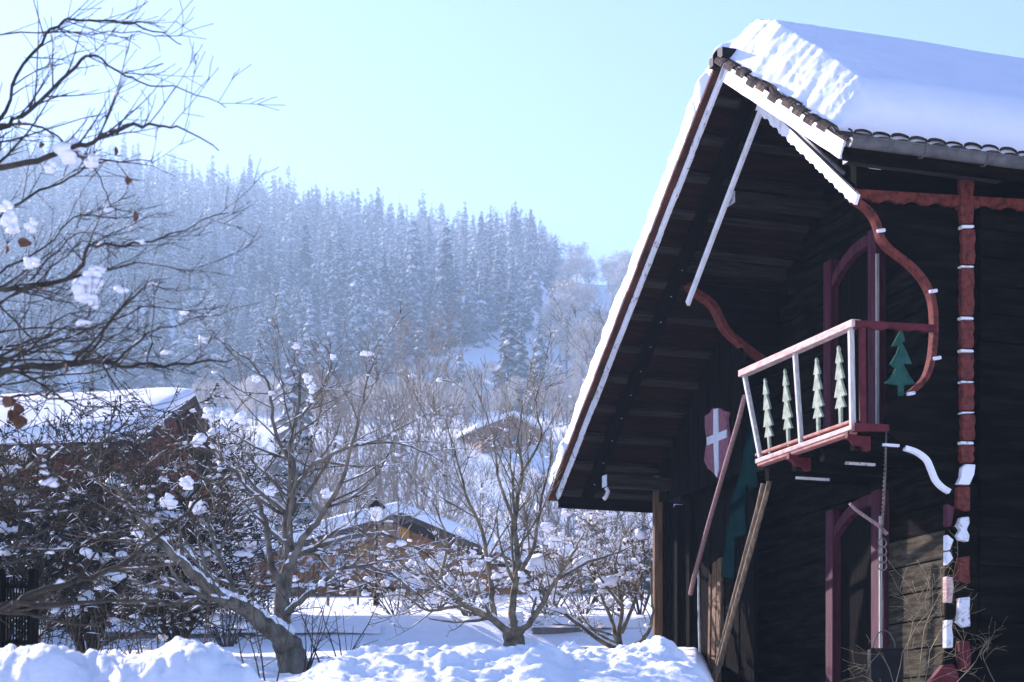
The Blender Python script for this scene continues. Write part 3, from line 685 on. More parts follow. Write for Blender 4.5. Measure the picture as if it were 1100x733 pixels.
# leaning fruit tree ------------------------------------------------------------------------
T = Tree(21); T.minr = .0032; T.dens = 6.2; T.jit = .17; T.up = .05; T.seg = .11; T.spread = (25, 65); T.len = (.26, .55)
D = 16.0; tb_ = P(317, 724, D); tb_.z = H(tb_.x, tb_.y)-.08
def LC(pts, dd, r0, r1, lvl=3, f0=.12):
    n = len(pts)-1; T.limb([P(x, y, D+dd*(i/n)**1.2) for i, (x, y) in enumerate(pts)], r0*.8, r1*.75, lvl, f0)
T.limb([tb_, P(313,704,D), P(306,690,D)], .14, .118, 0)
LC([(309,698),(303,687),(285,672),(262,655),(235,640),(205,615),(180,590),(150,560),(120,520)], -1.2, .142, .012)
LC([(308,695),(303,665),(305,635),(312,600),(308,560),(315,520),(312,480),(320,440),(322,400)], .4, .115, .01)
LC([(305,640),(290,600),(285,560),(270,530),(245,500),(215,480),(180,478)], 1.0, .05, .007)
LC([(309,610),(325,580),(345,555),(365,520),(380,470),(392,420),(402,385)], -.9, .045, .006)
LC([(312,600),(330,592),(370,578),(410,575),(450,590),(480,615)], .9, .04, .006)
LC([(308,660),(330,640),(360,615),(400,610),(440,630),(465,655)], -1.1, .035, .006)
LC([(310,540),(330,505),(365,485),(400,476),(440,480),(480,500)], -1.0, .03, .005)
LC([(312,500),(295,460),(290,420),(275,395),(255,378),(225,360)], .8, .028, .004)
LC([(262,655),(240,610),(225,570),(230,540),(215,510)], .9, .04, .006)
LC([(230,638),(200,645),(160,650),(120,648)], 1.0, .035, .006)
LC([(320,450),(345,420),(355,390),(340,360)], -.4, .02, .004)
for px, v, w, n in ((330,407,.05,4),(336,418,.05,4),(333,430,.04,3),(318,372,.04,3),(358,384,.03,2),(275,407,.045,3),(365,473,.05,3),(388,475,.035,3),(395,468,.03,2),(262,450,.07,4),(225,445,.06,4),(212,472,.075,5),(245,446,.06,4),(180,540,.08,5),(200,520,.07,5),(212,545,.08,5),(150,570,.08,4),(290,528,.05,4),(350,530,.05,3)):
    T.clump(P(px, v, D-rnd.uniform(.2, .9)), w, n)
T.snow_on(.022, .024, maxn=330, fine=.42)
T.finish('bare_tree', tb_, M['bark'], 'leaning bare fruit tree with a snow lined limb and twisted twigs left of centre')

# spreading fruit tree in the middle -----------------------------------------------------------
T = Tree(31); T.minr = .0040; T.dens = 5.6; T.jit = .15; T.up = .1; T.seg = .14; T.spread = (20, 55); T.len = (.28, .58)
T.ban = lambda px, v: px > 590 and v < 560-(px-590)*.0 and px > 590+(560-v)*.28 or px > 700
D = 22.0; tb_ = P(553, 703, D); tb_.z = H(tb_.x, tb_.y)-.08
T.limb([tb_, P(552,690,D), P(551,676,D)], .13, .12, 0)
LC([(552,690),(545,678),(520,660),(495,648),(470,630),(440,612),(415,590)], -1.0, .08, .01)
LC([(551,682),(551,650),(556,610),(553,560),(560,510),(556,470),(562,435)], .6, .07, .008)
LC([(556,680),(572,666),(588,640),(605,612),(618,590),(628,572)], -.9, .06, .008)
LC([(530,664),(526,620),(518,570),(500,530),(490,490),(478,450)], .9, .05, .006)
LC([(556,620),(572,590),(580,545),(590,500),(592,460)], 1.0, .045, .006)
LC([(470,632),(480,590),(470,550),(450,520)], -.6, .03, .005)
LC([(600,620),(630,605),(660,595),(680,585)], 1.2, .035, .006)
LC([(553,560),(535,510),(530,470),(515,425)], -.8, .03, .005)
LC([(560,510),(580,470),(575,430),(585,400)], .5, .025, .004)
LC([(500,650),(460,655),(430,640),(395,645)], -1.0, .03, .005)
T.snow_on(.04, .032, maxn=420, fine=.42)
for px, v, w, n in ((520,528,.05,4),(497,570,.06,4),(480,625,.08,4),(490,640,.06,4),(533,620,.07,4),(560,618,.06,4),(525,600,.05,3),(575,640,.06,4)): T.clump(P(px, v, D-.4), w, n)
T.finish('bare_tree', tb_, M['bark_moss'], 'bare fruit tree with forked mossy trunk and upright shoots in mid garden')

# snow laden shrub tree by the chalet post ----------------------------------------------------------
T = Tree(41); T.minr = .0045; T.dens = 6.4; T.jit = .2; T.up = .02; T.seg = .13; T.spread = (25, 70); T.len = (.3, .6)
T.ban = lambda px, v: px > 703 or v < 556
D = 23.5; tb_ = P(669, 702, D); tb_.z = H(tb_.x, tb_.y)-.15
LC([(668,706),(664,680),(668,650),(660,610),(670,575)], .6, .06, .008)
LC([(668,700),(640,685),(610,662),(595,645),(605,610)], -.8, .05, .006)
LC([(670,700),(690,688),(700,670),(701,640),(698,600)], -.5, .05, .006)
LC([(664,690),(650,650),(632,610),(620,580)], .9, .04, .006)
LC([(668,680),(684,640),(692,600),(690,565)], .9, .04, .006)
LC([(667,650),(645,620),(640,590)], -.8, .03, .006)
T.snow_on(.06, .055, maxn=520, fine=.35)
td = T.finish('bare_tree', tb_, M['bark_moss'], 'low spreading fruit tree loaded with snow clumps beside the chalet corner post')
mb = MB()
for i in range(260):
    a = T.nodes[T.r.randrange(len(T.nodes))][0]
    if (VH-a.z/a.y*F) < 655 and (U0+a.x/a.y*F) > 630: leaf(mb, a-tb_, .016, .05, i)
o = mb.build('withered_leaves', M['leaf_dry'], td, True); o['kind'] = 'stuff'

# dark thicket on the left with snow clumps -----------------------------------------------------------
def thicket(seed, px, v, D_, w, h, label, snowy, name='evergreen_shrub', lv=2):
    T_ = Tree(seed); T_.minr = .0055; T_.dens = 6.5; T_.jit = .22; T_.up = -.01; T_.seg = .13; T_.spread = (30, 75); T_.len = (.3, .6)
    b_ = P(px, v, D_); b_.z = H(b_.x, b_.y)-.1
    for k in range(13):
        a = k/13*6.283+T_.r.uniform(-.3, .3); d = Vector((math.cos(a)*w, math.sin(a)*w*.8, h*T_.r.uniform(.6, 1.1)))
        mid = b_+d*.5+Vector((0,0,h*.16)); T_.limb([b_, b_.lerp(mid, .5)+Vector((0,0,h*.1)), mid, b_+d], .026, .006, lv)
    if True:                                   # needle sprays
        sp = MB(); r = T_.r
        for a, b2, rr, lvl in T_.nodes:
            if lvl == 0 and r.random() < .7:
                for _ in range(3):
                    d = (b2-a).normalized(); o_ = d.cross(T_.rdir()); c = a.lerp(b2, r.random()); e = (d*.6+o_*.7+Vector((0,0,-.15))).normalized()
                    l = r.uniform(.02, .05); s_ = e.cross(T_.rdir()).normalized()*.006
                    sp.add([c-b_-s_, c-b_+e*l*.5-s_*1.4, c-b_+e*l, c-b_+e*l*.5+s_*1.4, c-b_+s_], [(0,1,2,3,4)])
    T_.snow_on(snowy*.7, .055, flatline=False, maxn=420, fine=.12)
    root = T_.finish(name, b_, M['bark_dark'], label, 'shrub')
    sp.build('foliage', M['needle'], root)
    return root
thicket(51, 95, 690, 19, 1.45, 2.5, 'dark evergreen shrub with snow clumps in front of the red house', .05)
thicket(52, 190, 690, 20, 1.25, 2.35, 'second dark evergreen shrub, snow clumped, behind the leaning fruit tree', .085)
thicket(53, 10, 700, 18, 1.0, 2.1, 'dark evergreen shrub at the left edge above the wooden lattice', .04)

def yard_shrub(seed, px, v, D_, w, h, label, snowy=.06):
    T_ = Tree(seed); T_.minr = .005; T_.dens = 5.5; T_.jit = .2; T_.up = .02; T_.seg = .13; T_.spread = (25, 65); T_.len = (.3, .6); T_.ban = lambda a, b: a > 703
    b_ = P(px, v, D_); b_.z = H(b_.x, b_.y)-.1
    for k in range(11):
        a = k/11*6.283+T_.r.uniform(-.3, .3); d = Vector((math.cos(a)*w, math.sin(a)*w*.8, h*T_.r.uniform(.6, 1.1))); T_.limb([b_, b_+d*.5+Vector((0,0,h*.15)), b_+d], .018, .005, 2)
    T_.snow_on(snowy, .06, flatline=False, maxn=260, fine=.3); T_.finish('snowy_shrub', b_, M['bark'], label, 'shrub')
yard_shrub(81, 243, 668, 25, 1.1, 1.5, 'snow dusted leafless shrub behind the leaning fruit tree trunk')
yard_shrub(83, 470, 650, 36, 1.1, 1.3, 'snow laden leafless shrub left of the forked fruit tree before the honey chalet')
yard_shrub(84, 628, 660, 30, 1.3, 1.9, 'snow laden leafless shrub over the low garden wall near the chalet post', .1)
yard_shrub(85, 688, 665, 29, .9, 2.1, 'tall snow laden leafless shrub close behind the chalet corner post', .12)
yard_shrub(87, 505, 672, 28, 1.0, 1.0, 'low snow smothered shrub just behind the forked mossy trunk', .12)
yard_shrub(88, 590, 668, 28.5, .9, 1.1, 'low snow smothered shrub between the forked tree and the low tree by the post', .14)
yard_shrub(89, 425, 662, 30, 1.1, .9, 'low snow smothered shrub at the right end of the garden wall', .1)
yard_shrub(90, 290, 668, 27, 1.0, 1.5, 'twiggy snow dusted shrub hidden behind the leaning trunk base', .07)
# low thorny brush in the snow: things of their own
for i, (px, v, D_, lab) in enumerate(((75,700,14.5,'small leafless bush in the snow beside the lattice at the left'), (140,700,14,'small leafless bush behind the bright snow heap'), (255,712,13.5,'thin leafless saplings rising left of the leaning trunk'), (345,705,15,'thin leafless saplings right of the leaning trunk'))):
    T = Tree(60+i); T.minr = .003; T.dens = 5; T.seg = .08; T.up = .06; T.jit = .14
    b_ = P(px, v, D_); b_.z = H(b_.x, b_.y)-.05
    for k in range(9):
        d = Vector((rnd.uniform(-.5,.5), rnd.uniform(-.4,.4), 1)); T.branch(b_+Vector((rnd.uniform(-.25,.25), rnd.uniform(-.2,.2), 0)), d, rnd.uniform(.4, .9), .008, 1)
    T.finish('leafless_bush', b_, M['bark_dark'], lab, 'bush', 'leafless bushes in the garden snow')
# dry climber stalks at the chalet foot
T = Tree(71); T.minr = .0018; T.dens = 5; T.seg = .07; T.up = -.02; T.jit = .2; b_ = L2W(PT(985, 765, -.35))
for pts in ([(985,765),(975,700),(985,660),(1000,640),(1020,632)], [(975,765),(955,720),(945,700),(930,725)], [(990,765),(1000,700),(1020,670),(1035,690)], [(1000,765),(1040,720),(1060,690),(1052,700)],
            [(1075,765),(1068,730),(1055,705),(1062,695)], [(960,765),(970,700),(1000,655),(1010,650)], [(985,765),(990,690),(1010,640),(1030,612)], [(970,765),(990,720),(1015,700),(1040,715)], [(950,765),(940,735),(925,725)]):
    T.limb([L2W(PT(x, y, -.3+rnd.uniform(-.15,.15))) for x, y in pts], .0045, .002, 2)
T.finish('dry_stalks', b_, M['straw'], 'tangle of dry straw coloured stalks at the foot of the chalet wall', 'plant')

# ------------------------------------------------------------------ other buildings
def frame_of(p, q):                            # axes of a wall seen from p to q on plan
    a = (q-p); a.z = 0; a.normalize(); return a, Vector((-a.y, a.x, 0))
def gable_house(name, pl, pr, z_base, z_eave, half, pitch, depth, over, mw, label, snow_t=.45, apex_f=.5, openings=(), band=None, verge=M['eave']):
    """gable wall from pl to pr on plan, the house running back along its normal"""
    ax, nb = frame_of(pl, pr)
    if nb.y < 0: nb = -nb
    W = (Vector((pr.x, pr.y, 0))-Vector((pl.x, pl.y, 0))).length
    root = empty(name, (pl.x, pl.y, z_base), math.atan2(ax.y, ax.x)); tag(root, label, 'house')
    sg = 1 if Vector((-ax.y, ax.x, 0)).dot(nb) > 0 else -1
    xa = W*apex_f; ze = z_eave-z_base
    def top(x): return ze+(xa-abs(x-xa))*pitch if apex_f == .5 else ze+pitch*(W/2-abs(x-xa)) 
    wl = MB(); wl.prism([(0,0,0),(W,0,0),(W,0,top(W)),(xa,0,top(xa)),(0,0,top(0))], (0, depth*sg, 0)); wl.build('wall', mw, root)
    def sl(x): return top(xa)-abs(x-xa)*pitch
    y0, y1 = -over*sg, (depth+over*.5)*sg
    rf = MB()
    for x0, x1 in ((-over, xa), (xa, W+over)):
        rf.prism([(x0,y0,sl(x0)+.02),(x1,y0,sl(x1)+.02),(x1,y0,sl(x1)+.2),(x0,y0,sl(x0)+.2)], (0, y1-y0, 0))
    rf = rf.build('roof', verge, root)
    sn = MB(); nx, ny = 60, 26; vs = []
    for i in range(nx+1):
        x = lerp(-over-.05, W+over+.05, i/nx)
        for j in range(ny+1):
            y = lerp(y0-.04*sg, y1, (j/ny)**1.6); ex = min(1, min(i, nx-i)/3.); ey = min(1, (j+.001)/5.)
            h = snow_t*(.45+.55*math.sqrt(1-(1-ex)**2))*(.5+.5*math.sqrt(1-(1-ey)**2))
            vs.append((x, y, sl(x)+.2+h-.25*pitch*math.exp(-((x-xa)/.8)**2)+.05*noise.noise(Vector((x*.7, y*.7, W)))))
    fs = [(i*(ny+1)+j, (i+1)*(ny+1)+j, (i+1)*(ny+1)+j+1, i*(ny+1)+j+1) for i in range(nx) for j in range(ny)]
    low = len(vs); ring = [(i, 0) for i in range(nx+1)]+[(nx, j) for j in range(1, ny+1)]+[(i, ny) for i in range(nx-1, -1, -1)]+[(0, j) for j in range(ny-1, 0, -1)]
    for i, j in ring: x, y, z = vs[i*(ny+1)+j]; vs.append((x, y, sl(x)+.19))
    for a in range(len(ring)): b = (a+1) % len(ring); fs.append((ring[a][0]*(ny+1)+ring[a][1], low+a, low+b, ring[b][0]*(ny+1)+ring[b][1]))
    sn.add(vs, fs); sn.build('snow_cover', M['roof_snow'], rf, True)
    for (x0, x1, z0, z1, m2) in openings:
        f_ = MB(); e = .06
        for (a, b, c, d) in ((x0-e, x0, z0-e, z1+e), (x1, x1+e, z0-e, z1+e), (x0, x1, z1, z1+e), (x0, x1, z0-e, z0)): f_.box((a, min(-.05*sg, .0), c), (b, max(-.05*sg, .0), d))
        w_ = f_.build('window', M['brown_wood'], root); g_ = MB(); g_.box((x0, min(-.02*sg, 0), z0), (x1, max(-.02*sg, 0), z1)); g_.build('pane', m2, w_)
    if band:
        for (z0, z1, x0, x1) in band:
            b_ = MB(); b_.box((x0, min(-.9*sg, -.02*sg), z0-.12), (x1, max(-.9*sg, -.02*sg), z0))
            b_ = b_.build('balcony', M['brown_wood'], root); r_ = MB()
            r_.box((x0, min(-.9*sg,-.86*sg), z1-.08), (x1, max(-.9*sg,-.86*sg), z1)); k = x0
            while k < x1: r_.box((k, min(-.895*sg,-.865*sg), z0), (k+.11, max(-.895*sg,-.865*sg), z1-.08)); k += .16
            r_.build('railing', M['orange_wood'], b_)
    return root
# red house on the left
pl, pr = P(128, 480, 27.), P(226, 480, 31.5)
gable_house('red_house', pl, pr, 2.4, 4.98, 0, .45, 9.5, .4, M['brick_red'], 'rust red boarded house with a broad bright snow roof behind branches at the left', .22)
# honey coloured chalet behind the garden
D = 60.; pl, pr = P(262, 620, 58), P(566, 620, 62); zb_ = H(0, 62)-.8
gable_house('honey_chalet', pl, pr, zb_, (VH-615)/F*60, 0, .33, 11, 1.0, M['orange_wood'], 'honey coloured wooden chalet under a broad snowy roof in mid distance', .5, .5,
            openings=((2.2,2.7,1.4,2.1,M['curtain']), (3.6,4.1,1.4,2.2,M['curtain']), (5.1,5.5,2.4,3.0,M['curtain']), (6.4,6.9,1.3,2.0,M['glass'])), band=((.85, 1.6, 1.2, 6.4),))
pl, pr = P(520, 640, 66), P(676, 640, 68)
gable_house('low_annexe', pl, pr, H(3, 66)-.8, (VH-612)/F*67, 0, .2, 8, .8, M['orange_wood'], 'low honey wooden annexe with snowy roof right of the honey chalet', .55, .35, openings=((1,1.8,.9,1.7,M['glass']), (2.6,3.4,.9,1.7,M['glass'])))
pl, pr = P(517, 478, 222), P(583, 478, 225)
gable_house('hillside_cabin', pl, pr, H(P(550,478,222).x, 222)-1.5, (VH-459)/F*222, 0, .42, 8, .9, M['brown_wood'], 'hazy brown cabin with a white edged gable on the slope', .4, .5, openings=((1.5,2.4,2.6,3.8,M['glass']), (3.9,4.8,2.6,3.8,M['glass'])), verge=M['white'])
# garden walls, lattice, lantern
def wall_run(pa, pb, h, label, base_drop=.5):
    a, b = P(*pa), P(*pb); ax, nb = frame_of(a, b); L = (b-a).length; root = empty('garden_wall', (a.x, a.y, a.z-h-base_drop), math.atan2(ax.y, ax.x)); tag(root, label, 'wall')
    w = MB(); w.box((0, 0, 0), (L, .3, h+base_drop)); bevel(w.build('masonry', M['stone'], root), .02)
    s_ = MB(); n = int(L/.12); A = []
    vs = []
    for i in range(n+1):
        for j in range(9):
            y = lerp(-.06, .5, j/8); e = math.sqrt(max(0, 1-(1-min(1, j/3))**2)); vs.append((L*i/n, y, h+base_drop+.01+.17*e+.03*noise.noise(Vector((i*.12, y*3, h)))))
    s_.add(vs, [(i*9+j, (i+1)*9+j, (i+1)*9+j+1, i*9+j+1) for i in range(n) for j in range(8)]); s_.build('snow_cap', M['snow'], root, True)
wall_run((95, 680, 26.7), (409, 679, 27.0), .2, 'low grey garden wall capped with snow behind the leaning fruit tree', .35)
wall_run((572, 674, 27.0), (716, 674, 27.2), .28, 'low grey garden wall capped with snow near the chalet post', .4)
lat = empty('lattice_fence', P(0, 712, 14)); tag(lat, 'dark wooden lattice fence panel at the lower left edge', 'fence')
lo_ = lat.location
for px in (-45, 0, 36):
    mb = MB(); mb.box(P(px-3.5, 720, 14)-lo_-Vector((0,.05,.5)), P(px+3.5, 612, 14)-lo_+Vector((0,.05,0))); mb.build('post', M['wood_v'], lat)
mb = MB()
for k in range(26):
    px = -42+k*3.1; mb.bar(P(px, 712, 14.02)-lo_-Vector((0,0,.3)), P(px+1, 618+3*(k % 3), 14.02)-lo_, .012, .012, (0,1,0))
for v in (630, 660, 690): mb.bar(P(-45, v, 14.04)-lo_, P(36, v, 14.04)-lo_, .02, .03)
mb.build('slats', M['wood_v'], lat)
lp = empty('garden_lantern', (P(404, 640, 42).x, 42, H(P(404,640,42).x, 42))); tag(lp, 'black garden lantern on a thin post before the honey chalet', 'lamp post')
l0 = lp.location; zt = P(404, 558, 42).z-l0.z
mb = MB(); mb.tube([(0,0,-.2), (0,0,.3), (0,0,.32), (0,0,zt-.05)], [.07,.06,.035,.03], 10); mb.build('post', M['black'], lp, True)
mb = MB(); mb.tube([(0,0,zt-.05), (0,0,zt), (0,0,zt+.25)], [.04,.1,.16], 6); mb.build('lamp_glass', M['lamp_glass'], lp)
mb = MB(); mb.tube([(0,0,zt+.25), (0,0,zt+.27), (0,0,zt+.4), (0,0,zt+.42), (0,0,zt+.5)], [.23,.22,.06,.03,.01], 6); mb.build('lamp_hood', M['black'], lp)

# ------------------------------------------------------------------ trees of the middle distance
def bare_proto(seed, h, name, snow=.0):
    T_ = Tree(seed); T_.minr = .012; T_.dens = 2.1; T_.jit = .1; T_.up = .05; T_.seg = .4; T_.spread = (18, 50); T_.len = (.28, .55)
    k = h/9.
    pts = [Vector((0,0,-.3)), Vector((.1,.0,h*.25)), Vector((-.1,.1,h*.5)), Vector((.1,0,h*.78)), Vector((0,.1,h))]
    T_.limb(pts, .075*k, .015, 3, .12)
    if snow: T_.snow_on(snow, .05, flatline=False, maxn=120, fine=.12)
    return T_.finish(name, Vector((0,0,0)), M['twig_far'], 'tree')
def place(o, px, D_, sc_, label, group, cat='tree', rz=None, dz=0):
    x = P(px, 0, D_).x; o.location = (x, D_, H(x, D_)-.2+dz); o.scale = (sc_, sc_, sc_); o.rotation_euler = (0, 0, rnd.uniform(0, 6.28) if rz is None else rz); tag(o, label, cat, group)
protos = [bare_proto(100+i, 8.+i, 'leafless_tree', .02 if i % 2 else 0) for i in range(4)]
used = [False]*4
def bare_at(px, D_, sc_, label, group):
    i = rnd.randrange(4)
    if not used[i]: o = protos[i]; used[i] = True
    else: o = copy_tree(protos[i])
    place(o, px, D_, sc_, label, group)
G1 = 'leafless trees behind the garden'
for px in (232, 262, 300, 350, 385, 425): bare_at(px+rnd.uniform(-6,6), rnd.uniform(40, 56), rnd.uniform(.36, .55), 'pale leafless tree with upright twigs between the red house and the honey chalet', G1)
G2 = 'leafless trees behind the honey chalet'
for px in (330, 352, 372, 390, 408, 425, 440, 455, 468, 486, 505, 525, 560, 590, 605, 618, 640, 652, 665, 690): bare_at(px+rnd.uniform(-8,8), rnd.uniform(78, 115), rnd.uniform(.75, 1.15), 'hazy leafless tree standing behind the honey chalet and its annexe', G2)
G3 = 'leafless trees on the open slope'
for px in [150+7.5*i for i in range(78)]: bare_at(px+rnd.uniform(-8,8), rnd.uniform(226 if 495 < px < 605 else 165, 290), rnd.uniform(.45, .85), 'faint blue hazed leafless tree on the open slope below the forest', G3)

# conifers: one mesh each, needles with snow lying on the boughs
def conifer_arrays(seed, whorls, boughs, snow=.9):
    r = random.Random(seed); V = []; Fc = []; Mi = []
    def add(vs, fs, m):
        o_ = len(V); V.extend(vs); Fc.extend([tuple(i+o_ for i in f) for f in fs]); Mi.extend([m]*len(fs))
    n = 5
    add([(.014*math.cos(k*6.283/n), .014*math.sin(k*6.283/n), -.03) for k in range(n)]+[(0,0,.97)], [(k, (k+1) % n, n) for k in range(n)], 2)
    for w in range(whorls):
        f = .07+.91*(w+r.uniform(-.3,.3))/whorls; Rr = .165*(1-f)**.72*r.uniform(.8, 1.12)+.006; nb = max(4, int(boughs*(1-.45*f)))
        a0 = r.uniform(0, 6.28)
        for b in range(nb):
            a = a0+6.283*b/nb+r.uniform(-.25,.25); L = Rr*r.uniform(.65, 1.15); c, s = math.cos(a), math.sin(a); wd = L*.42*r.uniform(.7,1.2)+.004
            dr = L*r.uniform(.4, 1.0); z = f
            z += r.uniform(-.55,.55)/whorls; root = (0,0,z); tip = (c*L, s*L, z-dr); l = (c*L*.62-s*wd, s*L*.62+c*wd, z-dr*.75); rr = (c*L*.62+s*wd, s*L*.62-c*wd, z-dr*.75); mid = (c*L*.6, s*L*.6, z-dr*.33)
            add([root, l, tip, rr, mid], [(0,4,1), (1,4,2), (2,4,3), (3,4,0)], 0)
            if r.random() < snow:
                q = r.uniform(.6, .95); e = .006
                add([(c*L*.1, s*L*.1, z+e-.004), (c*L*.6-s*wd*q, s*L*.6+c*wd*q, z-dr*.7+e), (c*L*q, s*L*q, z-dr*q+e*.8), (c*L*.6+s*wd*q, s*L*.6-c*wd*q, z-dr*.7+e), (c*L*.6, s*L*.6, z-dr*.3+e*1.3)],
                    [(0,4,1), (1,4,2), (2,4,3), (3,4,0)], 1)
    return V, Fc, Mi
def conifer_mesh(seed, whorls, boughs, snow):
    V, Fc, Mi = conifer_arrays(seed, whorls, boughs, snow); me = bpy.data.meshes.new('snowy_conifer'); me.from_pydata(V, [], Fc)
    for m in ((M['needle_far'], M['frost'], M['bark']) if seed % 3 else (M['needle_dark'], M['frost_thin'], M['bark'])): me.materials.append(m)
    me.polygons.foreach_set('material_index', Mi); me.update(); return me
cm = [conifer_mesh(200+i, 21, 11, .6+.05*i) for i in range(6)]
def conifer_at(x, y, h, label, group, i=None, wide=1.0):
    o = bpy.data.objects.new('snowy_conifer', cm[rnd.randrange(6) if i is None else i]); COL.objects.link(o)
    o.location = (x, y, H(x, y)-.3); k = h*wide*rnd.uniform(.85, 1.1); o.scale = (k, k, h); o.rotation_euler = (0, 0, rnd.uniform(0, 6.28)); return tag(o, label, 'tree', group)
# named firs seen singly
def fir_px(px, v_top, D_, label, wide=1.0):
    x = P(px, 0, D_).x; conifer_at(x, D_, (VH-v_top)/F*D_-H(x, D_), label, None, None, wide)
fir_px(316, 348, 95, 'grey snowy fir rising alone behind the leaning fruit tree', 1.1)
fir_px(640, 515, 62, 'dark fir peeping under the chalet eave left of the corner post', 1.3)
fir_px(690, 535, 60, 'dark snowy fir beside the corner post of the chalet', 1.3)
fir_px(547, 305, 330, 'tall dark fir, leftmost of the three below the frosted wood', 1.0)
fir_px(560, 335, 325, 'middle fir of the three dark ones below the frosted wood', 1.1)
fir_px(580, 330, 335, 'rightmost fir of the three dark ones below the frosted wood', 1.1)
fir_px(494, 358, 320, 'small lone snowy fir on the open slope', .9)
fir_px(445, 228, 420, 'broad tall snowy fir standing out of the forest edge', 1.1)
# forest
pts = []; fr = random.Random(5)
y = 345.
while y < 860:
    st = 5.7+(y-345)*.003; x = -.40*y
    while x < .2*y:
        xx = x+fr.uniform(-.45,.45)*st; yy = y+fr.uniform(-.45,.45)*st; px = U0+F*xx/yy; zz = H(xx, yy); v = VH-zz/yy*F
        low = interp([(-300,440),(200,440),(400,428),(450,395),(500,372),(560,372),(590,330),(615,285),(640,262),(1000,270)], px)+8*noise.noise(Vector((px*.03, 1, 1)))
        if v < low and -260 < px < 960 and fr.random() < .9-.35*(noise.noise(Vector((xx*.03, yy*.02, 2))) > .25): pts.append((xx, yy, px, v))
        x += st
    y += st*.95
hts = [(fr.uniform(10, 19)+6*noise.noise(Vector((p[0]*.02, p[1]*.015, 6)))+(5 if fr.random() < .08 else 0))*(.9 if p[1] > 740 else 1) for p in pts]
order = sorted(range(len(pts)), key=lambda i: -(hts[i]/pts[i][1])*(1 if 0 < pts[i][2] < 680 else .2))
near = set(order[:280])
for i in near:
    x, y, px, v = pts[i]
    b = ('left' if px < 260 else 'middle' if px < 430 else 'right')
    lab = {'left': 'snowy conifer low on the left part of the hazy blue forest slope', 'middle': 'snowy conifer low on the middle part of the hazy blue forest slope', 'right': 'snowy conifer on the right part of the hazy blue forest slope'}[b]
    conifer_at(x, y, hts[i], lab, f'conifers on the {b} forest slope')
def far_forest():
    lows = [conifer_arrays(300+i, 11, 7, .72) for i in range(3)]
    tri = []; 
    for V, Fc, Mi in lows: tri.append((np.array(V, dtype=np.float32), np.array(Fc, dtype=np.int32), np.array(Mi, dtype=np.int32)))
    Vs = []; Fs = []; Ms = []; off = 0
    for i, (x, y, px, v) in enumerate(pts):
        if i in near: continue
        V, Fc, Mi = tri[i % 3]; h = hts[i]; a = fr.uniform(0, 6.28); k = h*fr.uniform(.85, 1.15); c, s = math.cos(a), math.sin(a)
        W = np.empty_like(V); W[:,0] = (V[:,0]*c-V[:,1]*s)*k+x; W[:,1] = (V[:,0]*s+V[:,1]*c)*k+y; W[:,2] = V[:,2]*h+H(x, y)-.3
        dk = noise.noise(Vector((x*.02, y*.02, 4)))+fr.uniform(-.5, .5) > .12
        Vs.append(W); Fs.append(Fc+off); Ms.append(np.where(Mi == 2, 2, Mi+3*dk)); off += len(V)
    V = np.concatenate(Vs); Fc = np.concatenate(Fs); Mi = np.concatenate(Ms)
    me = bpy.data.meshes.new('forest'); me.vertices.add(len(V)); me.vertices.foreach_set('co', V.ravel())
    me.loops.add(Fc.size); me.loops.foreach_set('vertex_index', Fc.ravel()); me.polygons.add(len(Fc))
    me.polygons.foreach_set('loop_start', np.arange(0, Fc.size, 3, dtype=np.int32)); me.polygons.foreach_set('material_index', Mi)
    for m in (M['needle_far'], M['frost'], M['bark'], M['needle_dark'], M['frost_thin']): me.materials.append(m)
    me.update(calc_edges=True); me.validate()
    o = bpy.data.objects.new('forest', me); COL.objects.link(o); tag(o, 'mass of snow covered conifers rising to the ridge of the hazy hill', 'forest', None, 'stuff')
    print('FOREST', len(pts), len(Fc))
far_forest()
# rimed broadleaf wood right of the ridge
def rime_proto(seed):
    r = random.Random(seed); mb_ = MB()
    mb_.mi = 0; mb_.tube([(0,0,-.5),(0,.1,3),(.1,0,6),(0,0,9)], [.2,.16,.1,.04], 6)
    lob = [(Vector((r.uniform(-2.6,2.6), r.uniform(-2.6,2.6), r.uniform(4,9.5))), r.uniform(1.2, 2.1)) for _ in range(13)]
    for c, w in lob: mb_.tube([(0,0,3.+r.random()*2), c*.55+Vector((0,0,2)), c], [.08,.05,.02], 4)
    mb_.mi = 1
    for c, w in lob:
        for _ in range(75):
            d = Vector((r.gauss(0,1), r.gauss(0,1), r.gauss(0,1))).normalized()*w*r.random()**.5; p = c+d
            a = Vector((r.gauss(0,1), r.gauss(0,1), r.gauss(0,1))).normalized(); b = a.orthogonal().normalized(); l = r.uniform(.25,.6); t_ = r.uniform(.06,.14)
            mb_.add([p-a*l, p+b*t_, p+a*l, p-b*t_], [(0,1,2,3)])
    return mb_.build('rimed_tree', [M['twig_far'], M['frost_warm']])
rp = [rime_proto(i) for i in range(3)]; ru = [False]*3; rr_ = random.Random(9)
for i in range(90):
    px = rr_.uniform(590, 760); D_ = rr_.uniform(340, 690); v_lo = VH-H(P(px,0,D_).x, D_)/D_*F
    j = i % 3; o = rp[j] if not ru[j] else rp[j].copy()
    if ru[j]: COL.objects.link(o)
    ru[j] = True; place(o, px, D_, rr_.uniform(.8, 1.5), 'pale rime covered broadleaf tree in the wood beside the chalet roof edge', 'rimed broadleaf trees right of the conifers')
for i in range(110):
    px = rr_.uniform(200, 640); D_ = rr_.uniform(255, 380)
    o = rp[i % 3].copy(); COL.objects.link(o); place(o, px, D_, rr_.uniform(.35, .75), 'small rime covered tree scattered on the hazy slope under the forest', 'rimed scrub on the slope')

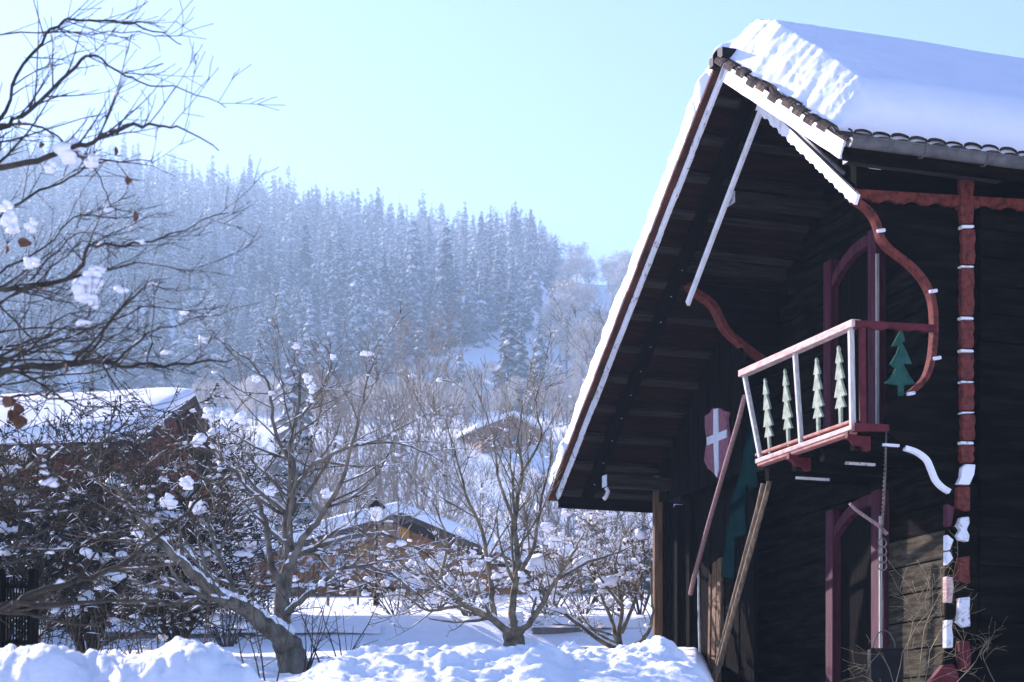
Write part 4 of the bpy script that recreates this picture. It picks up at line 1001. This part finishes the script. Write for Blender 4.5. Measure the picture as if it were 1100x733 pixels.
# ------------------------------------------------------------------ air, light, camera
hz = MB(); hz.box((-480, -60, -3.2), (420, 960, 300)); hzo = hz.build("haze", []); hzo['kind'] = 'stuff'; hzo['label'] = 'pale winter haze filling the valley air'; hzo['category'] = 'haze'
m = bpy.data.materials.new('haze_air'); m.use_nodes = True; nt = m.node_tree; nt.nodes.remove(nt.nodes['Principled BSDF'])
pv = nt.nodes.new('ShaderNodeVolumePrincipled'); pv.inputs['Color'].default_value = (.5, .74, 1, 1); pv.inputs['Density'].default_value = .0006; pv.inputs['Anisotropy'].default_value = .3
nt.links.new(pv.outputs[0], nt.nodes['Material Output'].inputs['Volume']); hzo.data.materials.append(m)

SUN_AZ = math.atan2(-.686, .728); SUN_EL = R(26)
w = bpy.data.worlds.new('World'); sc.world = w; w.use_nodes = True; nt = w.node_tree
sky = nt.nodes.new('ShaderNodeTexSky'); sky.sky_type = 'NISHITA'; sky.sun_disc = False; sky.sun_elevation = SUN_EL; sky.sun_rotation = SUN_AZ
sky.altitude = 900; sky.air_density = 1.0; sky.dust_density = .7; sky.ozone_density = 4
bg = nt.nodes['Background']; nt.links.new(sky.outputs[0], bg.inputs['Color']); bg.inputs['Strength'].default_value = .081
sl = bpy.data.lights.new('sun', 'SUN'); sl.energy = 5.0; sl.angle = R(.5); sl.color = (1, .93, .82)
so = bpy.data.objects.new('sun', sl); COL.objects.link(so); so.location = (-20, 30, 30)
d = Vector((math.sin(SUN_AZ)*math.cos(SUN_EL), math.cos(SUN_AZ)*math.cos(SUN_EL), math.sin(SUN_EL)))
so.rotation_euler = d.to_track_quat('Z', 'Y').to_euler()

cam = bpy.data.cameras.new('camera'); co = bpy.data.objects.new('camera', cam); COL.objects.link(co); sc.camera = co
cam.sensor_fit = 'HORIZONTAL'; cam.sensor_width = 36; cam.lens = F/1100*36; cam.shift_y = (VH-366.5)/1100
cam.clip_start = .1; cam.clip_end = 6000; co.rotation_euler = (R(90), 0, 0)
cam.dof.use_dof = True; cam.dof.focus_distance = 20; cam.dof.aperture_fstop = 4.0
sc.view_settings.view_transform = 'Standard'; sc.view_settings.look = 'None'; sc.view_settings.gamma = 1; sc.view_settings.exposure = 1.6
sc.view_settings.use_white_balance = True; sc.view_settings.white_balance_temperature = 6000; sc.view_settings.white_balance_tint = 29
sc.cycles.use_denoising = True
try: sc.cycles.denoiser = 'OPENIMAGEDENOISE'
except Exception: pass
sc.cycles.max_bounces = 8; sc.cycles.volume_bounces = 0
